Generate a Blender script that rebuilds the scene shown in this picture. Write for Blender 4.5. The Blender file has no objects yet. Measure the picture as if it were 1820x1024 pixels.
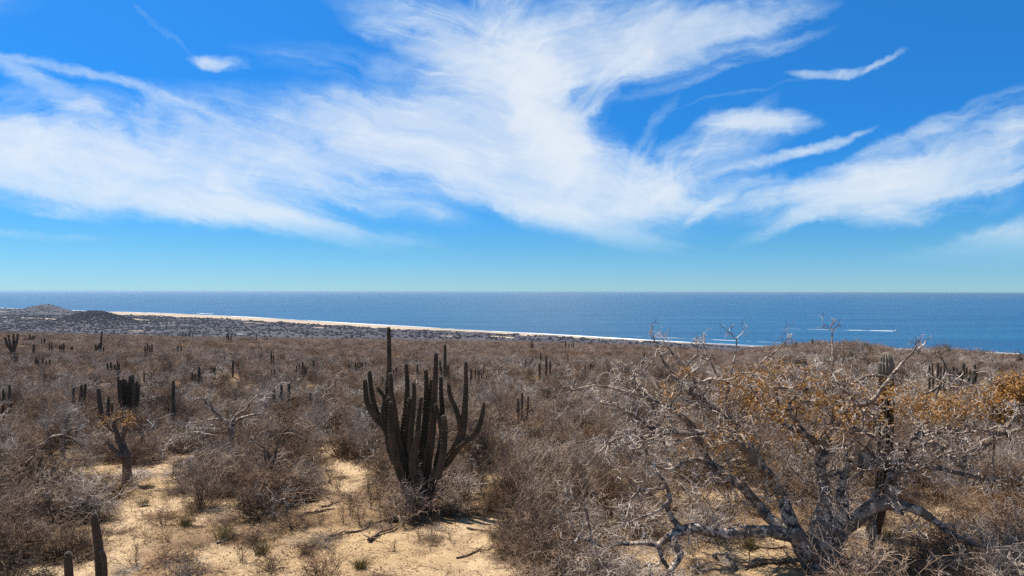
import bpy, math, random
import numpy as np
from mathutils import Vector, Matrix, noise as mnoise

# ------------------------------------------------------------------ camera / world / sun
sc = bpy.context.scene
COL = sc.collection
R = math.radians
F = 1213.0
cam_d = bpy.data.cameras.new('camera'); cam = bpy.data.objects.new('camera', cam_d); COL.objects.link(cam)
cam_d.sensor_width = 36; cam_d.lens = 36*F/1820
cam_d.clip_start = 0.1; cam_d.clip_end = 200000
ROLL = R(-0.135); PITCH = R(0.30)
cam.matrix_world = Matrix.Rotation(R(90)+PITCH, 4, 'X') @ Matrix.Rotation(-ROLL, 4, 'Z')
sc.camera = cam
CR = cam.matrix_world.to_3x3()
CRn = np.array(CR)
sc.view_settings.view_transform = 'Standard'; sc.view_settings.look = 'None'
sc.view_settings.gamma = 1; sc.view_settings.exposure = 0.6
sc.view_settings.use_curve_mapping = False
sc.cycles.use_denoising = False; sc.cycles.max_bounces = 5; sc.cycles.diffuse_bounces = 2; sc.cycles.glossy_bounces = 2
sc.cycles.transparent_max_bounces = 12; sc.cycles.volume_bounces = 0

def ray(px, py):
    v = CR @ Vector(((px-910)/F, (512-py)/F, -1.0)); return v/v.y
def W(px, py, Y):
    return ray(px, py)*Y
def project(p):
    q = CR.transposed() @ Vector(p)
    return 910+F*q.x/-q.z, 512-F*q.y/-q.z

SUN_EL = R(60); SUN_AZ = R(-57)     # azimuth from +Y towards +X
sd = Vector((math.sin(SUN_AZ)*math.cos(SUN_EL), math.cos(SUN_AZ)*math.cos(SUN_EL), math.sin(SUN_EL)))
sun_d = bpy.data.lights.new('sun', 'SUN'); sun_d.energy = 5.0; sun_d.angle = R(0.53); sun_d.color = (1, .95, .87)
sun = bpy.data.objects.new('sun', sun_d); COL.objects.link(sun)
sun.rotation_euler = sd.to_track_quat('Z', 'Y').to_euler()

class NT:
    def __init__(s, tree): s.t = tree; s.n = tree.nodes; s.l = tree.links
    def add(s, typ, **kw):
        nd = s.n.new(typ)
        for k, v in kw.items(): setattr(nd, k, v)
        return nd
    def put(s, sock, v):
        if isinstance(v, bpy.types.NodeSocket): s.l.new(v, sock)
        else: sock.default_value = v
    def math(s, op, a, b=0.0, c=None, clamp=False):
        nd = s.add('ShaderNodeMath', operation=op, use_clamp=clamp)
        s.put(nd.inputs[0], a); s.put(nd.inputs[1], b)
        if c is not None: s.put(nd.inputs[2], c)
        return nd.outputs[0]
    def mapr(s, v, a, b, c=0.0, d=1.0, smooth=True):
        nd = s.add('ShaderNodeMapRange', interpolation_type='SMOOTHSTEP' if smooth else 'LINEAR')
        s.put(nd.inputs[0], v)
        for i, x in zip((1, 2, 3, 4), (a, b, c, d)): s.put(nd.inputs[i], x)
        return nd.outputs[0]
    def noise(s, vec, scale, detail=4, rough=.55, dist=0.0, col=False):
        nd = s.add('ShaderNodeTexNoise')
        if vec is not None: s.l.new(vec, nd.inputs['Vector'])
        nd.inputs['Scale'].default_value = scale; nd.inputs['Detail'].default_value = detail
        nd.inputs['Roughness'].default_value = rough; nd.inputs['Distortion'].default_value = dist
        return nd.outputs[1 if col else 0]
    def mix(s, f, a, b, blend='MIX'):
        nd = s.add('ShaderNodeMix', data_type='RGBA', blend_type=blend)
        s.put(nd.inputs[0], f); s.put(nd.inputs[6], a); s.put(nd.inputs[7], b)
        return nd.outputs[2]
    def map(s, vec, loc=(0,0,0), rot=(0,0,0), scl=(1,1,1), typ='POINT'):
        nd = s.add('ShaderNodeMapping', vector_type=typ)
        s.l.new(vec, nd.inputs[0]); nd.inputs[1].default_value = loc; nd.inputs[2].default_value = rot; nd.inputs[3].default_value = scl
        return nd.outputs[0]

def make_world():
    w = bpy.data.worlds.new('World'); sc.world = w; w.use_nodes = True
    t = NT(w.node_tree); t.n.clear()
    out = t.add('ShaderNodeOutputWorld'); bg = t.add('ShaderNodeBackground')
    sky = t.add('ShaderNodeTexSky', sky_type='NISHITA', sun_disc=False, sun_elevation=SUN_EL, sun_rotation=SUN_AZ,
                altitude=0, air_density=1.0, dust_density=0.0, ozone_density=2.0)
    tc = t.add('ShaderNodeTexCoord')
    sep = t.add('ShaderNodeSeparateXYZ'); t.l.new(tc.outputs['Generated'], sep.inputs[0])
    x, y, z = sep.outputs
    ay = t.math('MAXIMUM', t.math('ABSOLUTE', y), .25)
    u = t.math('DIVIDE', x, ay); v = t.math('DIVIDE', z, ay)
    cb = t.add('ShaderNodeCombineXYZ'); t.put(cb.inputs[0], u); t.put(cb.inputs[1], v)
    p0 = cb.outputs[0]
    # gentle warp
    wn = t.noise(p0, 4.0, 6, .62, col=True)
    sub = t.add('ShaderNodeVectorMath', operation='SUBTRACT'); t.l.new(wn, sub.inputs[0]); sub.inputs[1].default_value = (.5,.5,.5)
    scl = t.add('ShaderNodeVectorMath', operation='MULTIPLY'); t.l.new(sub.outputs[0], scl.inputs[0]); scl.inputs[1].default_value = (.15,.075,0)
    ad = t.add('ShaderNodeVectorMath', operation='ADD'); t.l.new(p0, ad.inputs[0]); t.l.new(scl.outputs[0], ad.inputs[1])
    p = ad.outputs[0]
    # strokes: cx, cy, half-length, half-width, angle(deg), density   (angular positions, written in photo pixels)
    S = [(170,300,420,78,-9,.95),(430,372,380,34,-11,.85),(165,142,200,14,-15,.62),(120,190,250,24,-37,.6),(330,275,230,34,-28,.6),
         (40,230,170,85,0,.5),(430,290,210,70,-25,.55),(520,190,300,45,-4,.28),(480,255,170,26,-15,.45),(820,255,300,95,-6,1.0),(930,340,270,58,-22,.95),
         (730,75,150,30,-14,.55),(850,110,150,34,-33,.75),(382,117,55,14,-8,.7),(300,55,80,8,-47,.14),(60,408,190,10,-5,.3),
         (110,366,230,14,-9,.35),(600,395,230,12,-13,.55),(1000,385,190,28,-17,.7),(690,20,150,30,-10,.3),
         (1160,65,340,70,14,.85),(1050,60,240,110,5,.55),(1330,45,170,26,14,.55),(1350,218,110,24,3,.85),(1400,272,170,12,17,.7),(1580,320,330,58,9,1.0),
         (1730,258,220,48,24,.7),(1440,380,150,20,22,.6),(1720,322,240,13,9,.6),(1490,124,95,10,4,.6),(1590,108,60,7,17,.4),
         (1785,430,150,48,12,.95),(1690,458,160,14,1,.7),(1160,335,210,58,-2,.55),(1270,362,75,13,30,.5),(1090,415,130,14,-16,.5),(1240,335,150,40,10,.4),
         (1640,370,190,26,8,.45),(1230,105,260,10,12,.25),(1320,165,200,5,14,.15),(1185,428,90,8,-12,.4),
         (940,120,230,75,-68,.8),(985,210,190,70,-75,.7),(1075,160,210,38,58,.55),(1180,300,150,22,48,.35),(1270,260,150,26,40,.45),(1130,300,160,20,64,.3),
         (1000,325,250,85,-15,.9),(900,200,230,85,-42,.85),(230,345,380,34,-9,.85),(150,290,300,60,-8,.35),(1230,290,200,55,24,.45),(1740,445,180,34,4,.85),(400,250,260,60,-18,.4),(700,230,220,55,-8,.6),(620,120,260,40,-6,.22),(850,60,220,60,-20,.4),(1280,120,260,14,20,.3),(1640,235,260,20,22,.4),(560,250,210,60,-12,.5),(640,330,210,42,-18,.6),(700,-330,800,130,12,.8),(1500,-420,600,110,25,.7),(200,-700,900,160,-10,.8),(1300,-1000,1200,220,15,.85),(300,-1700,1500,400,-5,.8),(-500,-200,600,120,-20,.6),(2400,100,400,120,15,.6),(-500,250,400,80,-8,.7)]  # strokes far overhead are added unseen clouds, whitening the light in shadows
    H0 = 518.0
    alphas = []
    for g, (lo, hi, ang) in enumerate(((-60, -1, -14), (-1, 39.5, 13), (39.5, 200, 52))):
        T = None
        for (cx, cy, L, Wd, a, dn) in S:
            aa = a if a > -60 else 100
            if not (lo <= aa < hi): continue
            mp = t.map(p, ((cx-910)/F, (H0-cy)/F, 0), (0, 0, R(a)), (L/F, Wd/F, 1e3), 'TEXTURE')
            ln = t.add('ShaderNodeVectorMath', operation='LENGTH'); t.l.new(mp, ln.inputs[0])
            e = t.mapr(ln.outputs['Value'], .25, 1.25, 1-dn, 1.0)
            T = e if T is None else t.math('MULTIPLY', T, e)
        cov = t.math('SUBTRACT', 1.0, T)
        fb = t.map(p, (0, 0, 0), (0, 0, R(ang)), (1, 1, 1), 'TEXTURE')
        fine = t.noise(t.map(fb, (g*3.1, g*1.7, 0), (0,0,0), (2.6, 17, 1)), 2.1, 10, .68, .9)
        soft = t.noise(t.map(fb, (g*1.3, 5+g, 0), (0,0,0), (1.8, 3.6, 1)), 3.4, 7, .6, 1.0)
        nn = t.math('ADD', t.math('MULTIPLY', t.math('SUBTRACT', fine, .5), 1.35), t.math('MULTIPLY', t.math('SUBTRACT', soft, .5), 1.5))
        amp = t.math('MULTIPLY', nn, t.math('MULTIPLY', t.mapr(cov, 0, .40, 0, 1), t.mapr(cov, .55, 1.0, 1, .38)))
        alphas.append(t.mapr(t.math('ADD', cov, amp), .06, 1.22, 0, 1, smooth=False))
    tt = None
    for a_ in alphas:
        q = t.math('SUBTRACT', 1.0, a_)
        tt = q if tt is None else t.math('MULTIPLY', tt, q)
    alpha = t.math('MULTIPLY', t.math('SUBTRACT', 1.0, tt), t.mapr(v, .03, .12, 0, .95))
    # grade the physical sky to a deep, clear blue; less blue overhead to warm the shadows
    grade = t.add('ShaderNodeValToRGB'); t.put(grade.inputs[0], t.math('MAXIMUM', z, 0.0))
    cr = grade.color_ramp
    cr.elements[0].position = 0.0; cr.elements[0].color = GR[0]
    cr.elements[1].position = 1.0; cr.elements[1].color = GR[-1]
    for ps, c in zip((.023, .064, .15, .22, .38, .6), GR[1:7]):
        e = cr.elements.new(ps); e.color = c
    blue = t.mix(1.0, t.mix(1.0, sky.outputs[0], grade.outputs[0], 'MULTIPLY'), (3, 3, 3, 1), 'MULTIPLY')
    cloud = t.mix(t.mapr(alpha, 0, 1), (6.3, 8.7, 10.2, 1), (9.2, 9.8, 10.3, 1))
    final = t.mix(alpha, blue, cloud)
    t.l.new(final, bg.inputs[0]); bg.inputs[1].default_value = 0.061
    t.l.new(bg.outputs[0], out.inputs[0])
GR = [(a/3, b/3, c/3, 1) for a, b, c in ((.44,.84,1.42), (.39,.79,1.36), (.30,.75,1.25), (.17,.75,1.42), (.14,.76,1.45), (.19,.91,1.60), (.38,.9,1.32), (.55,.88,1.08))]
make_world()

# ------------------------------------------------------------------ helpers
def link(name, me, parent=None, mat=None):
    o = bpy.data.objects.new(name, me); COL.objects.link(o)
    if mat is not None and me is not None and len(me.materials) == 0: me.materials.append(mat)
    if parent is not None: o.parent = parent
    return o
def tag(o, label=None, cat=None, group=None, kind=None):
    for k, v in (('label', label), ('category', cat), ('group', group), ('kind', kind)):
        if v: o[k] = v
    return o
class MB:
    def __init__(s): s.v = []; s.f = []
    def tube(s, pts, rad, sides=3, cap=True):
        n = len(pts); v = s.v; base = len(v)
        up = Vector((0.31, 0.17, 0.93)); a = None
        for i in range(n):
            d = (pts[min(i+1, n-1)]-pts[max(i-1, 0)])
            if d.length < 1e-9: d = Vector((0, 0, 1))
            d.normalize()
            if a is None:
                a = d.cross(up)
                if a.length < .05: a = d.cross(Vector((1, 0, 0)))
            else: a = a-d*a.dot(d)
            a.normalize(); b = d.cross(a)
            r = rad[i]
            for k in range(sides):
                t = 6.28318*k/sides
                v.append(pts[i]+(a*math.cos(t)+b*math.sin(t))*r)
        for i in range(n-1):
            o = base+i*sides
            for k in range(sides):
                k2 = (k+1) % sides
                s.f.append((o+k, o+k2, o+sides+k2, o+sides+k))
        if cap and sides > 3:
            s.f.append(tuple(base+k for k in range(sides))[::-1])
            s.f.append(tuple(base+(n-1)*sides+k for k in range(sides)))
    def leaf(s, p, size, rng):
        a = Vector((rng.gauss(0, 1), rng.gauss(0, 1), rng.gauss(0, .7))).normalized()*size
        b = a.cross(Vector((rng.gauss(0, 1), rng.gauss(0, 1), rng.gauss(0, 1)))).normalized()*size*.5
        i = len(s.v); s.v += [p-a*.1, p+a*.5+b, p+a, p+a*.5-b]; s.f.append((i, i+1, i+2, i+3))
    def mesh(s, name, mat=None, smooth=False):
        me = bpy.data.meshes.new(name); me.from_pydata([tuple(q) for q in s.v], [], s.f)
        if smooth: me.shade_smooth()
        if mat is not None: me.materials.append(mat)
        return me
def rvec(rng): return Vector((rng.gauss(0, 1), rng.gauss(0, 1), rng.gauss(0, 1))).normalized()

def path(rng, p, d, L, nseg, wig, up):
    pts = [p.copy()]; d = d.normalized()
    for i in range(nseg):
        d = (d+rvec(rng)*wig+Vector((0, 0, up))).normalized()
        p = p+d*(L/nseg); pts.append(p.copy())
    return pts, d
def grow(mb, rng, p, d, L, r, lev, P, tips=None, sides=None):
    """crooked branching: P = dict(n=[children per level], wig, up, ratio, spread, nseg)"""
    ns = max(1, P['nseg']-lev) if L > .12 else 2
    pts, dd = path(rng, p, d, L, ns, P['wig'], P['up'])
    r1 = r*(.35 if lev >= len(P['n']) else .55)
    mb.tube(pts, [r+(r1-r)*i/ns for i in range(ns+1)], sides or (4 if lev == 0 and r > .02 else 3), cap=False)
    if lev >= len(P['n']):
        if tips is not None: tips.append((pts[-1], dd))
        return
    for c in range(P['n'][lev]):
        t = .25+.75*(c+rng.random())/P['n'][lev] if lev else .2+.8*(c+rng.random())/P['n'][lev]
        t = min(t, .999)*ns; i = int(t); q = pts[i].lerp(pts[i+1], t-i)
        seg = (pts[i+1]-pts[i]).normalized()
        side = rvec(rng); side = (side-seg*side.dot(seg)).normalized()
        nd = (seg*(1-P['spread'])+side*P['spread']).normalized()
        grow(mb, rng, q, nd, L*P['ratio']*rng.uniform(.6, 1.25), max(r1*.8, P['rmin']), lev+1, P, tips)

# ------------------------------------------------------------------ materials
def new_mat(name, rough=.9, spec=.2):
    m = bpy.data.materials.new(name); m.use_nodes = True
    t = NT(m.node_tree); b = t.n['Principled BSDF']
    b.inputs['Roughness'].default_value = rough; b.inputs['Specular IOR Level'].default_value = spec
    return m, t, b
def bump(t, b, h, strength, dist):
    bp = t.add('ShaderNodeBump'); bp.inputs['Strength'].default_value = strength; bp.inputs['Distance'].default_value = dist
    t.put(bp.inputs['Height'], h); t.l.new(bp.outputs[0], b.inputs['Normal'])
def twig_mat(name, c1, c2, c3, scale=.12, rnd=.35):
    """bark colour drifts from plant to plant (world position) and within a plant (object position)"""
    m, t, b = new_mat(name)
    g = t.add('ShaderNodeNewGeometry'); oi = t.add('ShaderNodeObjectInfo')
    n1 = t.noise(g.outputs['Position'], scale, 3, .6)
    n2 = t.noise(g.outputs['Position'], 2.2, 2, .6)
    c = t.mix(t.mapr(n1, .38, .62), c1, c2)
    c = t.mix(t.mapr(oi.outputs['Random'], .60, .72), c, c3)
    c = t.mix(t.mapr(oi.outputs['Random'], .84, .90), c, (.13,.09,.06,1))
    c = t.mix(t.mapr(oi.outputs['Random'], .0, .12, .7, 0), c, (.30,.16,.075,1))
    c = t.mix(t.mapr(n2, .3, .7, 0, 1), c, t.mix(1.0, c, (rnd, rnd, rnd, 1), 'MULTIPLY'))
    sp = t.noise(g.outputs['Position'], .30 if scale > .05 else .11, 3, .6)
    c = t.mix(t.mapr(sp, .57, .63, 0, .62), c, (.085,.062,.042,1))
    t.l.new(c, b.inputs['Base Color'])
    return m
M_twig = twig_mat('grey_brown_twigs', (.49,.35,.25,1), (.35,.22,.135,1), (.62,.50,.40,1))
M_rust = twig_mat('rusty_twigs', (.21,.13,.08,1), (.25,.16,.10,1), (.16,.10,.07,1))
M_pale = twig_mat('pale_twigs', (.62,.54,.46,1), (.46,.38,.31,1), (.70,.62,.54,1), rnd=.5)
M_far = twig_mat('scrub_far', (.44,.325,.25,1), (.34,.205,.125,1), (.52,.41,.34,1), scale=.035, rnd=.4)
M_coast = twig_mat('scrub_coastal_plain', (.055,.052,.060,1), (.044,.042,.050,1), (.066,.061,.068,1), scale=.006, rnd=.5)  # blue-grey of distance haze put into the scrub colour

def bark_mat():
    m, t, b = new_mat('pale_peeling_bark', .75, .3)
    g = t.add('ShaderNodeNewGeometry'); P = g.outputs['Position']
    big = t.noise(P, 6.0, 5, .65, .5); sm = t.noise(P, 22, 4, .65)
    c = t.mix(t.mapr(sm, .35, .65), (.68,.55,.43,1), (.25,.17,.115,1))
    c = t.mix(t.mapr(big, .47, .55), c, (.060,.052,.048,1))
    c = t.mix(t.mapr(t.noise(P, 2.3, 5, .65), .46, .56, 0, .85), c, (.17,.115,.08,1))
    t.l.new(c, b.inputs['Base Color'])
    bump(t, b, t.math('ADD', sm, t.math('MULTIPLY', big, 2.0)), .6, .03)
    return m
M_bark = bark_mat()
def bark2():
    m, t, b = new_mat('dark_bark', .85, .2)
    g = t.add('ShaderNodeNewGeometry'); P = g.outputs['Position']
    n = t.noise(P, 14, 5, .65)
    c = t.mix(t.mapr(n, .35, .65), (.075,.045,.028,1), (.20,.14,.10,1))
    t.l.new(c, b.inputs['Base Color']); bump(t, b, n, .7, .03); return m
M_bark2 = bark2()
def mtwig(name, a, bb, sc_=9):
    m, t, b = new_mat(name, .8, .2)
    g = t.add('ShaderNodeNewGeometry'); n = t.noise(g.outputs['Position'], sc_, 3, .6)
    t.l.new(t.mix(t.mapr(n, .35, .65), a, bb), b.inputs['Base Color']); return m
M_ttwig = mtwig('tree_twigs', (.64,.54,.45,1), (.13,.085,.06,1), 3)
def leaf_mat():
    m, t, b = new_mat('ochre_leaves', .6, .3)
    g = t.add('ShaderNodeNewGeometry')
    n = t.noise(g.outputs['Position'], 3.5, 3, .6); n2 = t.noise(g.outputs['Position'], 30, 2, .5)
    c = t.mix(t.mapr(n, .38, .62), (.40,.18,.045,1), (.24,.12,.04,1))
    c = t.mix(t.mapr(n2, .4, .62), c, (.50,.27,.065,1))
    t.l.new(c, b.inputs['Base Color'])
    tr = t.add('ShaderNodeBsdfTranslucent'); t.l.new(c, tr.inputs[0])
    mx = t.add('ShaderNodeMixShader'); mx.inputs[0].default_value = .3
    t.l.new(b.outputs[0], mx.inputs[1]); t.l.new(tr.outputs[0], mx.inputs[2])
    t.l.new(mx.outputs[0], t.n['Material Output'].inputs[0]); return m
M_leaf = leaf_mat()
def cactus_mat():
    m, t, b = new_mat('cactus_skin', .7, .25)
    g = t.add('ShaderNodeNewGeometry'); P = g.outputs['Position']
    n = t.noise(t.map(P, scl=(1, 1, .35)), 4, 4, .6); s = t.noise(P, 45, 3, .6)
    c = t.mix(t.mapr(n, .4, .62), (.045,.038,.022,1), (.105,.064,.038,1))
    c = t.mix(t.mapr(s, .55, .7, 0, .5), c, (.10,.08,.06,1))
    t.l.new(c, b.inputs['Base Color']); bump(t, b, s, .5, .012); return m
M_cactus = cactus_mat()
M_spine, _t, _b = new_mat('spines', .6, .3); _b.inputs['Base Color'].default_value = (.42,.36,.30,1)
M_litter = mtwig('ground_sticks', (.21,.14,.09,1), (.10,.06,.04,1), 3)
M_litter2 = mtwig('leaf_litter', (.36,.22,.09,1), (.17,.10,.055,1), 2)
M_grass = mtwig('dry_grass', (.23,.19,.07,1), (.15,.11,.05,1), 2)

# ------------------------------------------------------------------ terrain function
SEA = -80.0
rs = np.random.RandomState(5)
_wv = [(rs.uniform(.7, 1.4), rs.uniform(0, math.pi), rs.uniform(0, 6.28)) for _ in range(9)]
def wob(x, y, wl):
    s = 0
    for k, (m, a, p) in enumerate(_wv):
        q = 6.283/(wl*m); s = s+np.sin(q*(x*math.cos(a+k*.35)+y*math.sin(a+k*.35))+p+1.3*np.sin(q*.6*(y*math.cos(a)-x*math.sin(a))+p*2))
    return s/4.5
ZB = np.array([(0,-6.9),(14,-7.0),(18,-7.0),(23,-7.1),(40,-7.9),(60,-9.2),(80,-10.8),(120,-13.6),(200,-19),(300,-26),(500,-39)], float)
CRT = np.array([(0,500,593),(300,500,601),(600,500,606),(900,500,610),(1100,420,616),(1300,260,628),(1400,165,621),(1455,150,614),
                (1530,150,619),(1600,150,632),(1700,140,631),(1820,130,645)], float)
def hor(px): return 516.0+4.5*px/1820
_cs = []
for px, py in ((-400,533),(-150,539),(0,547.5),(150,552.5),(300,557),(455,564.5),(690,578.5),(910,591),(1138,604),(1365,616.5),(1590,620.5),(1820,630),(2300,640)):
    Yd = -SEA*F/(py-hor(px)); _cs.append(((px-910)/F*Yd, Yd))
_cs.sort(); CSX = np.array([c[0] for c in _cs]); CSY = np.array([c[1] for c in _cs])
def coast_t(X, Y):
    return (np.interp(X, CSX, CSY)-Y)*.72
def Hn(X, Y):
    X = np.asarray(X, float); Y = np.asarray(Y, float)
    Rr = np.hypot(X, Y)+1e-6; c = np.maximum(Y/Rr, .74); Yd = Rr*c
    u = np.clip(np.where(Y > 0, X/np.maximum(Y, 1e-3), np.sign(X)*9), -.85, .85); px = 910+u*F
    yc = np.interp(px, CRT[:, 0], CRT[:, 1]); cp = np.interp(px, CRT[:, 0], CRT[:, 2])
    zb = np.interp(Yd, ZB[:, 0], ZB[:, 1]); zc = np.interp(yc, ZB[:, 0], ZB[:, 1])
    k = (cp-hor(px))/(-zc*F/yc)
    s = np.clip((np.log(np.maximum(Yd, 1))-math.log(38))/(np.log(yc)-math.log(38)), 0, 1); s = s*s*(3-2*s)
    z = zb*(1+(k-1)*s)
    over = np.maximum(Yd-yc, 0)
    z = np.where(Yd > yc, zc*k-.22*over*np.clip(over/40, 0, 1), z)
    # coastal plain, dunes, beach
    t = coast_t(X, Y)
    plain = np.interp(t, [-400,-60,0,22,60,190,330,900], [-100,-84,-80.2,-79.0,-78.3,-77.0,-75.6,-72.5])
    plain = plain+np.clip((t-35)/60, 0, 1)*wob(X, Y, 120)*.8+np.clip((t-35)/60, 0, 1)*wob(X+90, Y, 37)*.4
    plain = plain+30*np.exp(-(((X+920)/60)**2+((Y-1500)/85)**2))          # dark mound
    rr = np.hypot((X+1813)/1.25, (Y-2650)/1.2); plain = plain+np.where(t > 0, 29*np.clip(1-rr/76, 0, 1)**1.15, 0)   # coastal knoll
    plain = plain+np.where(t > 30, 5*np.exp(-(((X+1980)/160)**2+((Y-2650)/90)**2)), 0)
    z = np.maximum(z, plain)
    amp = np.clip(Rr/60, .12, 1.0)*np.clip((900-Rr)/300, 0, 1)
    z = z+amp*(wob(X, Y, 9)*.22+wob(X-40, Y+11, 31)*.55*np.clip(Rr/80, 0, 1))+.05*wob(X, Y, 1.9)*np.clip((80-Rr)/40, 0, 1)
    return z
def H(x, y): return float(Hn(x, y))
def ground(px, py):
    d = ray(px, py); lo = 5.0; Y = 5.0
    while Y < 4000:
        Y *= 1.012
        if d.z*Y < H(d.x*Y, Y): break
    lo = Y/1.012; hi = Y
    for _ in range(12):
        m = (lo+hi)/2
        if d.z*m < H(d.x*m, m): hi = m
        else: lo = m
    return Vector((d.x*hi, hi, H(d.x*hi, hi)))

# sandy bare places: strips (photo points laid on the ground) with half-width in metres
STR = [([(325,812),(280,835),(282,865),(262,885),(240,920),(222,950),(210,985),(190,1012)], .62),
       ([(168,832),(205,838)], .8), ([(215,985),(330,978),(430,990),(520,1000)], .55), ([(370,925),(420,900)], .5),
       ([(500,1005),(620,985),(720,990),(860,1005)], 1.0), ([(560,955),(650,950),(700,960)], .7), ([(780,950),(860,925),(885,930)], .55),
       ([(560,905),(600,870),(640,850),(600,825)], .6), ([(760,985),(860,965)], .6), ([(1200,875),(1290,890),(1340,880)], .9),
       ([(1600,925),(1760,900)], .5), ([(60,1018),(150,1015)], .4), ([(1150,995),(1230,985),(1300,978),(1400,975)], .75), ([(1545,950),(1650,945)], .5), ([(1300,1015),(1380,1012)], .5), ([(900,770),(960,765)], .3), ([(300,905),(330,880)], .4),
       ([(860,855),(905,840)], .5), ([(560,815),(590,790)], .4)]
SEGS = []
for pts, w in STR:
    g = [ground(*q) for q in pts]
    for a, b in zip(g[:-1], g[1:]): SEGS.append((a.x, a.y, b.x, b.y, w))
def sandf(X, Y):
    """0..1: how bare and sandy the ground is"""
    X = np.asarray(X, float); Y = np.asarray(Y, float); s = np.zeros(np.broadcast(X, Y).shape)
    for ax, ay, bx, by, w in SEGS:
        dx, dy = bx-ax, by-ay; t = np.clip(((X-ax)*dx+(Y-ay)*dy)/(dx*dx+dy*dy+1e-9), 0, 1)
        d = np.hypot(X-ax-t*dx, Y-ay-t*dy)
        s = np.maximum(s, np.clip(1.35-d/w*.7, 0, 1))
    t = coast_t(X, Y); wd = np.interp(X, [-2400,-1500,-1300,-827,-303,0,360], [20,55,190,150,120,60,35])
    b = np.clip((wd-t)/35+wob(X, Y, 90)*.8+wob(X, Y, 35)*.4, 0, 1)*(t > -30)
    b = b*(np.hypot(X+1813, Y-2650) > 150)
    b = np.maximum(b, np.clip((22-t)/6, 0, 1)*(t > -60))
    def strip(a, bb, w):
        ax, ay = a; bx, by = bb; dx, dy = bx-ax, by-ay; q = np.clip(((X-ax)*dx+(Y-ay)*dy)/(dx*dx+dy*dy), 0, 1)
        return np.clip(1.5-np.hypot(X-ax-q*dx, Y-ay-q*dy)/w, 0, 1)
    def pl(px, py): Yd = 76*F/(py-hor(px)); return ((px-910)/F*Yd, Yd)
    for a, bb, w in (((248,575.5),(300,574.5),14),((0,564),(60,566),9),((60,566),(110,568.5),9),((215,566),(260,569),12),((440,573),(470,574),10),
                     ((0,553),(15,553),14),((880,596.5),(905,598),10),((560,581),(580,582),7),((780,596),(810,597),7),
                     ((230,589),(252,590),6)):
        b = np.maximum(b, strip(pl(*a), pl(*bb), w))
    return np.maximum(s, b*(Y > 600))

def build_ground():
    az = [R(a) for a in np.concatenate([np.arange(-180, -44, 4.0), np.arange(-44, 44, .21), np.arange(44, 180, 4.0)])]
    az = np.array(az); n = len(az)
    rr = np.concatenate([[.0, 2.5], 4*np.power(5200/4, np.linspace(0, 1, 620))])
    A, Q = np.meshgrid(az, rr); X = Q*np.sin(A); Y = Q*np.cos(A); Z = Hn(X, Y)
    Z = np.where((Y < -50) & (Q > 600), np.minimum(Z, -40-0*Z), Z)
    v = np.stack([X, Y, Z], -1).reshape(-1, 3); m = len(rr)
    i, j = np.meshgrid(np.arange(m-1), np.arange(n), indexing='ij'); j2 = (j+1) % n
    f = np.stack([i*n+j, (i+1)*n+j, (i+1)*n+j2, i*n+j2], -1).reshape(-1, 4)[:, ::-1]
    me = bpy.data.meshes.new('ground')
    me.vertices.add(len(v)); me.vertices.foreach_set('co', v.ravel())
    me.loops.add(f.size); me.loops.foreach_set('vertex_index', f.ravel())
    me.polygons.add(len(f)); me.polygons.foreach_set('loop_start', np.arange(0, f.size, 4))
    me.update(calc_edges=True); me.validate()
    me.shade_smooth()
    at = me.attributes.new('sand', 'FLOAT', 'POINT'); at.data.foreach_set('value', sandf(X, Y).ravel().astype(np.float32))
    m_, t, b = new_mat('desert_ground', .95, .1)
    a = t.add('ShaderNodeAttribute', attribute_name='sand')
    g = t.add('ShaderNodeNewGeometry'); P = g.outputs['Position']
    n1 = t.noise(P, 1.1, 6, .65); n2 = t.noise(P, 9, 5, .7); n3 = t.noise(P, .25, 3, .5)
    sandc = t.mix(t.mapr(n2, .3, .7), (.51,.36,.195,1), (.40,.27,.14,1))
    sandc = t.mix(t.mapr(n3, .4, .6), sandc, (.52,.375,.22,1))
    soil = t.mix(t.mapr(n2, .35, .65), (.17,.105,.058,1), (.36,.245,.13,1))
    soil = t.mix(t.mapr(n1, .53, .66, 0, .7), soil, (.40,.29,.17,1))
    edge = t.math('ADD', a.outputs['Fac'], t.math('MULTIPLY', t.math('SUBTRACT', t.math('MULTIPLY', t.math('ADD', n1, n2), .5), .5), 2.2))
    c = t.mix(t.mapr(edge, .28, .80), soil, sandc)
    lit = t.noise(P, 38, 3, .7)
    c = t.mix(t.mapr(t.math('ADD', lit, t.math('MULTIPLY', n1, .5)), .72, .84, 0, .85), c, (.14,.08,.045,1))
    # coastal plain soil with blue-grey haze in its colour, and pale beach
    ds = t.add('ShaderNodeVectorMath', operation='LENGTH'); t.l.new(P, ds.inputs[0])
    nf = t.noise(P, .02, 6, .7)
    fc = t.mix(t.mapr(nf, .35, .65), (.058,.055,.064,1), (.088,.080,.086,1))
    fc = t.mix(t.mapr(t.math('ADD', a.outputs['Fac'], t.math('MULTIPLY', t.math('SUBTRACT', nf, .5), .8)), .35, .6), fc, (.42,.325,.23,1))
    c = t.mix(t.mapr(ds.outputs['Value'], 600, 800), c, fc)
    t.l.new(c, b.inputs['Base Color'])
    bump(t, b, t.math('ADD', n2, t.math('MULTIPLY', lit, .35)), .55, .06)
    o = link('ground', me, None, m_); tag(o, kind='structure'); return o
build_ground()

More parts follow.
